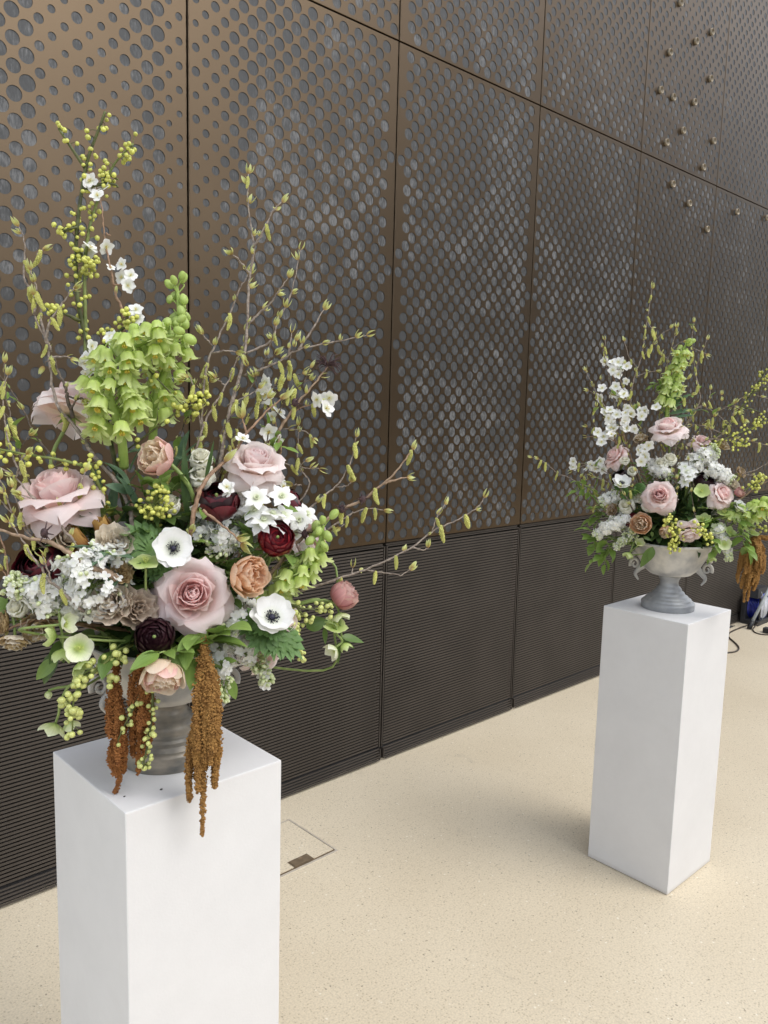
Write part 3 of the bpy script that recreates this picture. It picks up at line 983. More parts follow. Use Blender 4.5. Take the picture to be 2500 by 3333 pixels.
def rose(key, p, d, size, label, inner='rose_core', outer='rose', open_=1.0, cat="rose", group=None, name="garden_rose", roll=0.0, ruf=0.02, stem=True):
    s_ = nxt()
    r_ = random.Random(s_)
    root = flower_root(name, key, p, d, size / 2.35, roll, label, cat, group)
    R = lambda n, ph, mats, tag_, **kw: ring(root, n, mats, tag_, phase=ph, r_=r_, tj=.10, sj=.10, variants=3, **kw)
    R(3, 0.2, [inner], "r0", prof=[(.02, .3), (.10, .55), (.11, .8), (.05, .96)], wid=[.08, .2, .22, .16], nu=4, nv=5, rd=.1)
    R(4, 0.9, [inner], "r1", prof=[(.03, .25), (.17, .5), (.19, .78), (.15, .97)], wid=[.1, .28, .32, .26], nu=5, nv=5, rd=.12, roll=.03)
    R(4, 0.3, [inner], "r1b", prof=[(.03, .2), (.23, .45), (.27, .72), (.25, .96)], wid=[.1, .36, .40, .34], nu=5, nv=5, rd=.13, roll=.05)
    R(5, 0.6, [inner], "r2", prof=[(.03, .15), (.29, .40), (.35, .68), (.34, .945)], wid=[.1, .38, .44, .38], nu=5, nv=5, rd=.14, roll=.07)
    R(5, 0.1, [inner, outer], "r2b", prof=[(.04, .1), (.35, .34), (.43, .63), (.44, .91)], wid=[.12, .42, .50, .44], nu=6, nv=5, rd=.15, roll=.09, ruf=ruf)
    R(5, 1.1, [outer, inner], "r3", prof=[(.04, .05), (.42, .27), (.53, .57), (.57, .855)], wid=[.12, .46, .56, .50], nu=6, nv=6, rd=.17, roll=.13, ruf=ruf)
    o = open_
    R(5, 0.1, [outer], "r4%g" % o, prof=[(.05, 0), (.50, .16), (.66, .45), (.66 + .20 * o, .70 - .05 * o), (.66 + .34 * o, .72 - .14 * o)], wid=[.12, .52, .68, .56, .20], nu=7, nv=7, rd=.10, rp=2.0, roll=.18, droop=.08, ruf=ruf)
    R(6, 0.7, [outer], "r5%g" % o, prof=[(.05, -.02), (.52, .06), (.78, .28), (.78 + .28 * o, .42 - .10 * o), (.80 + .46 * o, .44 - .24 * o)], wid=[.12, .54, .76, .52, .03], nu=7, nv=7, flat=1.5, rd=.06, roll=.10, droop=.24, ruf=ruf * 1.6)
    R(5, 0.3, [outer], "r6%g" % o, prof=[(.05, -.04), (.50, -.02), (.82, .10), (.82 + .30 * o, .12 - .16 * o), (.84 + .48 * o, .08 - .30 * o)], wid=[.12, .54, .76, .52, .02], nu=7, nv=7, flat=1.8, rd=.05, roll=.04, droop=.30, ruf=ruf * 2.0)
    for i in range(5):
        g = petal_geo(prof=[(.03, -.05), (.2, -.12), (.42, -.25), (.6, -.42)], wid=[.06, .12, .08, .01], nu=2, nv=4)
        if ("sep",) not in CACHE:
            CACHE[("sep",)] = mesh("sepal", g[0], g[1], M['leaf_light'], g[2])
        put("sepal", CACHE[("sep",)], root, Matrix.Rotation(i * 1.2566, 4, 'Z'))
    if stem:
        add_stem(root, key, np.array(p) - np.array(d) * size * 0.03, d, 'soft_stem', 0.0034, s_)
    return root

def ruffled(key, p, d, size, label, mats, cat, group=None, name="ruffled_rose", stem=True):
    """small full flower of crowded wavy petals"""
    s_ = nxt()
    r_ = random.Random(s_)
    root = flower_root(name, key, p, d, size / 2.0, r_.uniform(0, 6), label, cat, group)
    for i, (R0, Z0, Rt, Zt, n, w) in enumerate([(.10, .3, .12, .80, 4, .26), (.20, .25, .30, .82, 5, .36), (.32, .2, .52, .76, 6, .42), (.42, .12, .74, .62, 6, .50), (.5, .02, .95, .40, 7, .56)]):
        ring(root, n, mats, "q%d" % i, phase=i * 0.77, r_=r_, tj=.12, prof=[(.03, 0), (R0, Z0), ((R0 + Rt) * .56, (Z0 + Zt) * .56), (Rt, Zt)], wid=[.1, w * .8, w, w * .85], nu=6, nv=5, rd=.12, ruf=.07, rk=5.5, roll=.06)
    if stem:
        add_stem(root, key, p, d, 'soft_stem', 0.0024, s_)
    return root

def tulip(key, p, d, size, label, inner='apricot', outer='tulip_pink', closed=False, cat="tulip", group=None, path=None, mid=None, ruf=.05, stem=True):
    s_ = nxt()
    r_ = random.Random(s_)
    root = flower_root("double_tulip", key, p, d, size / 2.1, r_.uniform(0, 6), label, cat, group)
    k = 0.72 if closed else 1.0
    tg = "c" if closed else "o"
    ring(root, 6, [inner], "t0" + tg, phase=.3, r_=r_, tj=.18, variants=3, prof=[(.04, .1), (.26 * k, .5), (.30 * k, .95), (.22 * k, 1.22)], wid=[.08, .24, .30, .26], nu=6, nv=5, rd=.2, rp=3, ruf=ruf * 1.8, rk=6)
    ring(root, 7, [inner], "t1" + tg, phase=.9, r_=r_, tj=.16, variants=3, prof=[(.05, .05), (.44 * k, .4), (.54 * k, .9), (.50 * k, 1.22)], wid=[.1, .32, .42, .36], nu=6, nv=5, rd=.2, rp=3, ruf=ruf * 1.7, rk=6, roll=.06)
    ring(root, 7, [inner, mid or inner], "t1b" + tg, phase=.5, r_=r_, tj=.14, variants=3, prof=[(.05, .02), (.58 * k, .32), (.72 * k, .82), (.70 * k, 1.2)], wid=[.1, .40, .48, .42], nu=6, nv=5, rd=.2, rp=3, ruf=ruf * 1.6, rk=6, roll=.05)
    ring(root, 6, [mid or inner, outer], "t2" + tg, phase=.2, r_=r_, tj=.10, variants=3, prof=[(.05, .0), (.68 * k, .26), (.86 * k, .75), (.84 * k, 1.15)], wid=[.12, .46, .56, .48], nu=6, nv=6, rd=.22, rp=2.6, ruf=ruf, roll=.03, rk=5)
    ring(root, 6, [outer], "t3" + tg, phase=.7, r_=r_, tj=.10, variants=3, prof=[(.05, -.02), (.78 * k, .16), (1.02 * k, .60), ((1.06 if not closed else .88) * k, 1.04)], wid=[.14, .52, .62, .50], nu=6, nv=6, rd=.24, rp=2.6, ruf=ruf * .9, roll=.0, rk=4)
    if stem:
        add_stem(root, key, p, d, 'soft_stem', 0.004, s_, path=path)
    return root

def ranunculus(key, p, d, size, label, mat='burgundy', mat2=None, cat="ranunculus", group=None, stem=True):
    s_ = nxt()
    r_ = random.Random(s_)
    root = flower_root("ranunculus", key, np.array(p) - np.array(d) * size * 0.2, d, size / 2, r_.uniform(0, 6), label, cat, group)
    shells = [(1.0, 62, 7, .60), (.93, 50, 7, .56), (.84, 42, 7, .52), (.74, 35, 6, .48), (.62, 30, 6, .42), (.50, 24, 5, .36), (.36, 16, 5, .28), (.22, 8, 4, .2)]
    for i, (R0, top, n, w) in enumerate(shells):
        th = np.radians(np.linspace(172, top, 6))
        prof = [(max(.02, R0 * math.sin(t)), R0 * .86 * -math.cos(math.pi - t) if False else R0 * .86 * math.cos(t)) for t in th]
        ring(root, n, [mat2 if (mat2 and i % 2) else mat], "n%d" % i, phase=i * .5, r_=r_, tj=.04, sj=.03, prof=prof, wid=[.06, w * .9, w * 1.2, w * 1.3, w * 1.25, w * 1.1], nu=6, nv=6, rd=.20, rp=2.2, roll=.05, ruf=.025, rk=4)
    b = MB()
    b.xadd(ball(.16, 8, 6), T(0, 0, .12))
    put("heart", b.build("heart", M['eye']), root)
    if stem:
        add_stem(root, key, p, d, 'soft_stem', 0.003, s_)
    return root

def anemone(key, p, d, size, label, group=None, cup=0.0, roll=0.0, ruff=True):
    s_ = nxt()
    r_ = random.Random(s_)
    root = flower_root("anemone", key, p, d, size / 2, roll, label, "anemone", group)
    c = cup
    ring(root, 5, ['white'], "a0%g" % c, phase=.1, r_=r_, tj=.09, sj=.06, prof=[(.06, .02), (.40, .10 + .1 * c), (.74, .20 + .3 * c), (.92, .30 + .55 * c)], wid=[.10, .36, .50, .34], nu=7, nv=6, flat=1.6, rd=.16, ruf=.035, rk=4)
    ring(root, 5, ['white'], "a1%g" % c, phase=.75, r_=r_, tj=.09, sj=.06, prof=[(.06, -.02), (.42, .02 + .08 * c), (.80, .06 + .25 * c), (1.02, .10 + .5 * c)], wid=[.10, .38, .54, .36], nu=7, nv=6, flat=1.6, rd=.16, ruf=.04, rk=4)
    b = MB()
    b.xadd(ball(.145, 12, 8, (1, 1, .8)), T(0, 0, .11))
    put("eye", b.build("eye", M['eye']), root)
    b = MB()
    for i in range(90):
        a = r_.uniform(0, 6.28)
        rr = r_.uniform(.17, .36)
        z = .10 + .14 * (1 - (rr - .17) / .19) * r_.uniform(.4, 1) + .04
        q = np.array([rr * math.cos(a), rr * math.sin(a), z])
        b.add(*tube([(.12 * math.cos(a), .12 * math.sin(a), .06), q], .006, .005, 3, cap=False))
        b.xadd(ball(.024, 4, 3), T(*q))
    put("stamens", b.build("stamens", M['eye']), root, kind='stuff')
    if ruff:
        for i in range(7):
            put("ruff_leaf", ruff_mesh(), root, Matrix.Rotation(i * .9 + r_.uniform(-.2, .2), 4, 'Z') @ T(0, -.1, -.22) @ Matrix.Rotation(rad(100) + r_.uniform(-.3, .3), 4, 'X') @ Matrix.Scale(1.15, 4))
    add_stem(root, key, p, d, 'soft_stem', 0.0036, s_)
    return root

def ruff_mesh():
    """deeply cut leaf: several toothed lobes in one blade"""
    if ("ruff",) not in CACHE:
        b = MB()
        for k in range(7):
            a = (k - 3) * 0.33
            L = 0.8 - 0.09 * abs(k - 3)
            V, F, UV = leaf_geo(L, 0.11, curl=0.2, fold=0.3, n=5, wav=0.025, nu=2)
            b.xadd((V, F, UV), Matrix.Rotation(a, 4, 'Y'))
            for s in (-1, 1):
                V, F, UV = leaf_geo(L * .4, 0.06, curl=0.3, fold=0.3, n=3, nu=2)
                b.xadd((V, F, UV), Matrix.Rotation(a, 4, 'Y') @ T(0, 0, L * .5) @ Matrix.Rotation(s * .6, 4, 'Y'))
        CACHE[("ruff",)] = b.build("ruff_leaf", M['leaf_ruff'])
    return CACHE[("ruff",)]

def leaf_geo(L, W, curl=0.3, fold=0.25, n=7, wav=0.0, nu=4, tip=1.0, tw=0.0):
    """leaf blade growing along +Z, upper face towards -Y"""
    V, UV = [], []
    for j in range(n + 1):
        v = j / n
        w = W * (math.sin(math.pi * min(1, v ** 0.75 * 0.98 + 0.015)) ** 0.85) * (1 if v < .999 else .05)
        a = curl * v * v
        cz, cy = L * (v - curl * curl * v ** 3 / 6), L * curl * v * v * 0.5
        for i in range(nu + 1):
            u = -1 + 2 * i / nu
            x = w * u
            y = cy - fold * abs(x) + wav * math.sin(v * 17 + u * 2) * abs(u)
            t = tw * v
            V.append((x * math.cos(t) - 0 * y, y + x * math.sin(t), cz))
            UV.append((i / nu, v))
    F = [(j * (nu + 1) + i, j * (nu + 1) + i + 1, (j + 1) * (nu + 1) + i + 1, (j + 1) * (nu + 1) + i) for j in range(n) for i in range(nu)]
    return np.array(V), F, np.array(UV)

def leaf_mesh(mat, W=0.22, curl=0.4, fold=0.25, wav=0.0, tw=0.0):
    k = ("leaf", mat, W, curl, fold, wav, tw)
    if k not in CACHE:
        V, F, UV = leaf_geo(1.0, W, curl, fold, 7, wav, 4, tw=tw)
        CACHE[k] = mesh("leaf", V, F, M[mat], UV)
    return CACHE[k]

def aim(p, d, up=(0, 0, 1), s=1.0):
    """local +Z along d, local -Y as near to 'up' as possible"""
    z = Vector(d).normalized()
    y = -Vector(up)
    y = y - z * y.dot(z)
    if y.length < 1e-4:
        y = Vector((1, 0, 0)) - z * z.x
    y.normalize()
    x = y.cross(z)
    return Matrix([[x.x, y.x, z.x, p[0]], [x.y, y.y, z.y, p[1]], [x.z, y.z, z.z, p[2]], [0, 0, 0, 1]]) @ Matrix.Scale(s, 4)

def wobj(name, me, root, wm, kind=None):
    """shared mesh at world matrix wm under root"""
    o = put(name, me, root, root.matrix_basis.inverted() @ wm)
    if kind: o["kind"] = kind
    return o

def hellebore(key, p, d, size, label, mat='hell', cup=0.5, group=None, path=None, bud=False):
    s_ = nxt()
    r_ = random.Random(s_)
    root = flower_root("hellebore", key, p, d, size / 2, r_.uniform(0, 6), label, "hellebore", group)
    c = cup
    if bud:
        prof = [(.05, 0), (.42, .25), (.48, .75), (.15, 1.2)]
    else:
        prof = [(.04, 0), (.46, .06 + .22 * c), (.84 - .12 * c, .16 + .55 * c), (1.02 - .30 * c, .20 + .95 * c)]
    ring(root, 5, [mat], "h%g%d" % (c, bud), phase=0, r_=r_, tj=.06, sj=.05, prof=prof, wid=[.10, .42, .52, .16], nu=6, nv=6, flat=1.3, rd=.12, rp=2, ruf=.02)
    b = MB()
    b.xadd(ball(.1, 8, 5), T(0, 0, .08))
    for i in range(40):
        a, rr = r_.uniform(0, 6.28), r_.uniform(.05, .30)
        q = np.array([rr * math.cos(a), rr * math.sin(a), .30 + r_.uniform(-.05, .1)])
        b.add(*tube([(.06 * math.cos(a), .06 * math.sin(a), .04), q], .010, .008, 3, cap=False))
        b.xadd(ball(.028, 4, 3), T(*q))
    put("stamens", b.build("stamens", M['lime']), root, kind='stuff')
    add_stem(root, key, p, d, 'soft_stem', 0.0022, s_, path=path)
    return root

def blossom_mesh(kind='cherry'):
    k = ("blossom", kind)
    if k not in CACHE:
        b = MB()
        n = 5
        for i in range(n):
            g = petal_geo([(.05, 0), (.45, .16), (.8, .25), (1.0, .28)], [.08, .34, .48, .34], 4, 4, 1.5, .2, 2, ruf=.06, rk=3, seed=i)
            b.xadd(g, Matrix.Rotation(i * 2 * math.pi / n, 4, 'Z') @ Matrix.Rotation(random.Random(i).uniform(-.15, .2), 4, 'X'))
        CACHE[k] = b.build("blossom", M['white'])
        b = MB()
        r_ = random.Random(4)
        for i in range(14):
            a, rr = r_.uniform(0, 6.28), r_.uniform(.08, .28)
            q = (rr * math.cos(a), rr * math.sin(a), .35)
            b.add(*tube([(0, 0, .02), q], .012, .010, 3, cap=False))
            b.xadd(ball(.035, 4, 3), T(*q))
        CACHE[k + ("st",)] = b.build("stamens", M['yellow'])
    return CACHE[k], CACHE[k + ("st",)]

def star_mesh():
    if ("star",) not in CACHE:
        b = MB()
        for i in range(6):
            g = petal_geo([(.06, 0), (.42, .10), (.75, .12), (1.05, .06)], [.10, .27, .30, .04], 4, 5, 1.6, .05, 2, ruf=.05, rk=2, seed=i)
            b.xadd(g, Matrix.Rotation(i * math.pi / 3, 4, 'Z') @ Matrix.Rotation(random.Random(i + 9).uniform(-.12, .18), 4, 'X'))
        b.xadd(lathe([(.08, 0), (.17, .10), (.20, .24), (.16, .23), (.07, .06)], 12), Matrix())
        b.add(*tube([(0, 0, 0), (0, 0.02, -.5), (0, 0.1, -1.1)], .05, .05, 5))
        CACHE[("star",)] = b.build("floret", M['white'])
    return CACHE[("star",)]

def paperwhite(key, pts, label, size=0.042, group=None):
    """a stem of star-shaped white florets with little cups"""
    s_ = nxt()
    r_ = random.Random(s_)
    P = [at(key, *q[:3]) for q in pts]
    c0 = np.mean(P, axis=0) - dirv(key, .5, 0, .5) * 0.05
    root = empty("paperwhite", T(*c0), label, "narcissus", group)
    for q, p in zip(pts, P):
        d = np.array(q[3]) if len(q) > 3 else (0.7, 0, 0.5)
        dv = dirv(key, d[0] + r_.uniform(-.2, .2), d[1] + r_.uniform(-.2, .2), d[2])
        wobj("floret", star_mesh(), root, T(*p) @ align(dv, r_.uniform(0, 6)) @ Matrix.Scale(size / 2, 4))
    add_stem(root, key, c0, dirv(key, .3, 0, .8), 'soft_stem', 0.003, s_)
    return root

def floret4(green=False):
    k = ("lil", green)
    if k not in CACHE:
        b = MB()
        r_ = random.Random(3)
        if green:
            b.xadd(ball(.42, 6, 5, (1, 1, 1.3)), T(0, 0, .2))
        else:
            for i in range(4):
                V = np.array([(-.10, 0, .0), (.10, 0, .0), (-.46, -.50, .14), (.46, -.50, .14), (0, -.5, .04), (-.34, -.92, .26), (.34, -.92, .26), (0, -1.02, .34)])
                F = [(0, 1, 4), (0, 4, 2), (1, 3, 4), (2, 4, 7, 5), (4, 3, 6, 7)]
                UV = [(0, .3), (0, .3), (0, .7), (1, .7), (.5, .5), (0, 1), (1, 1), (.5, 1)]
                b.xadd((V, F, UV), Matrix.Rotation(i * math.pi / 2, 4, 'Z') @ Matrix.Rotation(r_.uniform(-.1, .3), 4, 'X'))
        b.add(*tube([(0, 0, 0), (0.03, 0, -.9)], .10, .07, 4, cap=False), )
        CACHE[k] = b.build("floret", M['lilac_green' if green else 'lilac'])
    return CACHE[k]

def lilac(key, pts, r0, r1, n, label, size=0.0105, green=0.25, joined=False, group=None, seedpt=None):
    """panicle of four-petalled florets round a curved axis; pts from base to tip"""
    s_ = nxt()
    r_ = random.Random(s_)
    n = int(n * (1.6 if not joined else 1.8))
    n = min(n, 296) if not joined else n
    size *= 1.62 if not joined else 1.45
    P = smooth_path([at(key, *q) for q in pts], 8)
    root = empty("lilac_panicle", T(*P[0]), label, "lilac", group)
    seg = np.concatenate([[0], np.cumsum(np.linalg.norm(np.diff(P, axis=0), axis=1))])
    seg /= seg[-1]
    b = MB()
    mb, mg = MB(), MB()
    for i in range(n):
        t = (i + r_.random()) / n
        q = np.array([np.interp(t, seg, P[:, k]) for k in range(3)])
        ta = P[min(len(P) - 1, int(t * (len(P) - 1)) + 1)] - P[max(0, int(t * (len(P) - 1)))]
        ta = ta / (np.linalg.norm(ta) + 1e-9)
        rv = np.array([r_.gauss(0, 1) for _ in range(3)])
        rv -= ta * (rv @ ta)
        rv /= np.linalg.norm(rv)
        R = (r0 + (r1 - r0) * t) * (0.55 + 0.55 * r_.random() ** .6) * (0.8 + 0.2 * math.sin(t * 22))
        pt = q + rv * R
        dv = rv + ta * r_.uniform(.0, .8) + np.array([r_.uniform(-.3, .3) for _ in range(3)])
        gr = t > 1 - green and r_.random() < 0.8 or r_.random() < 0.05
        wm = T(*pt) @ align(dv, r_.uniform(0, 6)) @ Matrix.Scale(size / 2 * r_.uniform(.85, 1.15), 4)
        me = floret4(gr)
        if joined:
            dst = mg if gr else mb
            src = CACHE.setdefault(("geo", gr), (np.array([v.co[:] for v in me.vertices]), [tuple(p.vertices) for p in me.polygons], None))
            uvk = ("guv", gr)
            if uvk not in CACHE:
                uv = np.zeros((len(me.vertices), 2))
                ul = me.uv_layers[0].data
                for lp in me.loops:
                    uv[lp.vertex_index] = ul[lp.index].uv[:]
                CACHE[uvk] = uv
            dst.xadd((src[0], src[1], CACHE[uvk]), wm)
        else:
            wobj("floret", me, root, wm)
        if i % 3 == 0:
            b.add(*tube([q, q + (pt - q) * .9], .0009, .0007, 3, cap=False))
    if mb.n: wput("florets", mb.build("florets", M['lilac']), root, 'stuff')
    if mg.n: wput("green_buds", mg.build("green_buds", M['lilac_green']), root, 'stuff')
    b.add(*tube(np.vstack([smooth_path([mouth(key, s_), (mouth(key, s_) + P[0]) / 2 + np.array([0, 0, .02]), P[0]], 5)[:-1], P]), .0028, .0010, 6))
    wput("stalk", b.build("stalk", M['soft_stem']), root)
    return root

# ---- bell spikes
def bell_mesh(v=0):
    k = ("bell", v)
    if k not in CACHE:
        r_ = random.Random(v + 20)
        prof = [(.02, 0), (.34, -.03), (.47, -.26), (.50, -.60), (.60, -.88), ([.88, .78, .98, .66][v], [-1.04, -1.10, -.98, -1.12][v])]
        nph, nv = 24, 8
        V, UV = [], []
        for j in range(nv + 1):
            for i in range(nph):
                t = j / nv
                a = 2 * math.pi * i / nph
                lob = abs(math.sin(3 * a))
                tt = t * (1 - 0.30 * (1 - lob) ** 1.5 * t * t)
                R, Z = interp(prof, np.array([tt]))[0]
                R *= 1 - 0.10 * (1 - lob) ** 3 * (.3 + t) + 0.10 * (lob - .5) * t * t + r_.uniform(-.05, .05) * t * t
                V.append((R * math.cos(a), R * math.sin(a), Z + r_.uniform(-.02, .02) * t))
                UV.append((i / nph, t))
        F = [(j * nph + i, j * nph + (i + 1) % nph, (j + 1) * nph + (i + 1) % nph, (j + 1) * nph + i) for j in range(nv) for i in range(nph)]
        CACHE[k] = mesh("bell", V, F, M['frit'], np.array(UV))
    return CACHE[k]

def bell_bud():
    if ("bbud",) not in CACHE:
        V, F, UV = ball(.40, 9, 7, (1, 1, 1.45))
        V = V.copy()
        a = np.arctan2(V[:, 1], V[:, 0])
        f = 1 + .07 * np.cos(3 * a)
        V[:, 0] *= f
        V[:, 1] *= f
        V[:, 2] -= .55
        CACHE[("bbud",)] = mesh("bud", V, F, M['frit_bud'], UV)
    return CACHE[("bbud",)]

def fritillaria(key, pts, n, label, size=0.027, start=0.35, spread=0.030, group=None, buds=0.2, r0=0.009, down=1.0, seedb=0):
    s_ = nxt() + seedb
    r_ = random.Random(s_)
    P = smooth_path([at(key, *q) for q in pts], 10)
    root = empty("fritillaria", T(*P[0]), label, "fritillaria", group)
    b = MB()
    b.add(*tube(P, r0, r0 * .35, 9))
    seg = np.concatenate([[0], np.cumsum(np.linalg.norm(np.diff(P, axis=0), axis=1))])
    seg /= seg[-1]
    for i in range(n):
        t = min(.999, start + (1 - start) * max(.2, i + .5 + r_.uniform(-.9, .9)) / n)
        q = np.array([np.interp(t, seg, P[:, k]) for k in range(3)])
        ii = min(len(P) - 2, int(np.searchsorted(seg, t)))
        ta = P[ii + 1] - P[max(0, ii - 1)]
        ta /= np.linalg.norm(ta)
        a = i * 2.39996 + r_.uniform(-.6, .6)
        u = np.cross(ta, [0.3, 0.2, 0.93])
        u /= np.linalg.norm(u) + 1e-9
        w = np.cross(ta, u)
        rv = u * math.cos(a) + w * math.sin(a)
        k = (t - start) / (1 - start)
        sp = spread * (1 - .45 * k)
        isbud = k > 1 - buds
        foot = q + rv * sp * (.75 if not isbud else .5) + np.array([r_.gauss(0, .003), r_.gauss(0, .003), .010 + r_.uniform(-.008, .008) + (.004 if isbud else 0)])
        mid_ = q + rv * sp * .55 + np.array([0, 0, .014])
        b.add(*tube(smooth_path([q, mid_, foot], 3), .0015, .0012, 4, cap=False))
        hang = np.array([0, 0, -1.0]) * down + rv * (.32 if not isbud else .75) + np.array([r_.uniform(-.34, .34) for _ in range(3)])
        if k > .93: hang = rv * .6 + ta * .9
        sc = size * (1 - .35 * k) * r_.uniform(.78, 1.15)
        me = bell_bud() if isbud else bell_mesh(i % 4)
        wobj("bud" if isbud else "bell", me, root, T(*foot) @ align(-hang, r_.uniform(0, 6)) @ Matrix.Scale(sc, 4))
        if not isbud:
            wobj("stamens", bell_heart(), root, T(*foot) @ align(-hang, 0) @ Matrix.Scale(sc, 4), 'stuff')
    wput("stem", b.build("stem", M['frit_stem']), root)
    return root

def bell_heart():
    if ("bh",) not in CACHE:
        b = MB()
        for i in range(6):
            a = i * math.pi / 3
            q = (.13 * math.cos(a), .13 * math.sin(a), -.86)
            b.add(*tube([(0, 0, -.1), q], .025, .02, 3, cap=False))
            b.xadd(ball(.06, 5, 4, (1, 1, 1.6)), T(*q))
        CACHE[("bh",)] = b.build("stamens", M['yellow'])
    return CACHE[("bh",)]

def strap_leaves(key, specs, label, mat='leaf_grey', group=None, name="lily_leaves", cat="leaves", W=0.14):
    """specs: (base px,py,d), (tip px,py,d), width factor -> long leaves as parts"""
    P0 = at(key, *specs[0][0])
    root = empty(name, T(*P0), label, cat, group)
    r_ = random.Random(nxt())
    for sp in specs:
        a, t = at(key, *sp[0]), at(key, *sp[1])
        L = np.linalg.norm(t - a)
        w = sp[2] if len(sp) > 2 else W
        c, rr, ax = FR[key]
        me = leaf_mesh(mat, round(w, 2), r_.choice([.25, .45]), .22, r_.choice([0, .012]), r_.choice([0, .5, -.5]))
        up = np.array([0, 0, 1.0]) * .7 + c * r_.uniform(.2, 1.0) + rr * r_.uniform(-.5, .5)
        wobj("leaf", me, root, aim(a, t - a, up, L * 1.04))
    return root

# ---- twigs with catkins, leaf buds, blossoms, berries
def catkin_mesh(v=0):
    k = ("catkin", v)
    if k not in CACHE:
        r_ = random.Random(v + 50)
        b = MB()
        bend = [0.0, 0.35, -0.3, 0.7][v % 4]
        nr = 11
        for j in range(nr):
            t = j / (nr - 1)
            R = .125 * (math.sin(math.pi * min(1, .12 + t * .84)) ** .6)
            c = np.array([bend * t * t * .6, 0, -t])
            for i in range(6):
                a = i * math.pi / 3 + j * .55
                q = c + np.array([math.cos(a), math.sin(a), -.15]) * R
                s = .075 * r_.uniform(.75, 1.25)
                V = np.array([(s, 0, 0), (-s, 0, 0), (0, s, 0), (0, -s, 0), (0, 0, s * 1.2), (0, 0, -s * 1.2)]) + q
                b.add(V, [(0, 2, 4), (2, 1, 4), (1, 3, 4), (3, 0, 4), (2, 0, 5), (1, 2, 5), (3, 1, 5), (0, 3, 5)])
        b.add(*tube([(0, 0, .08), (0, 0, -.2), (bend * .15, 0, -.5), (bend * .6, 0, -1)], .05, .03, 4))
        CACHE[k] = b.build("catkin", M['catkin'], False)
    return CACHE[k]

def bud_mesh(v=0):
    """opening leaf bud: 2-4 narrow pointed blades"""
    k = ("lbud", v)
    if k not in CACHE:
        b = MB()
        n = [2, 3, 4][v % 3]
        r_ = random.Random(v)
        for i in range(n):
            g = leaf_geo(1.0 * r_.uniform(.7, 1.0), .15, .5, .5, 5, 0, 2)
            b.xadd(g, Matrix.Rotation(i * 6.28 / n + .4, 4, 'Z') @ Matrix.Rotation(r_.uniform(.15, .7), 4, 'X'))
        CACHE[k] = b.build("leaf_bud", M['bud'])
    return CACHE[k]

def path_frame(P, t):
    seg = np.concatenate([[0], np.cumsum(np.linalg.norm(np.diff(P, axis=0), axis=1))])
    L = seg[-1]
    seg = seg / L
    q = np.array([np.interp(t, seg, P[:, k]) for k in range(3)])
    i = min(len(P) - 2, max(0, int(np.searchsorted(seg, t)) - 1))
    ta = P[i + 1] - P[i]
    return q, ta / (np.linalg.norm(ta) + 1e-9), L

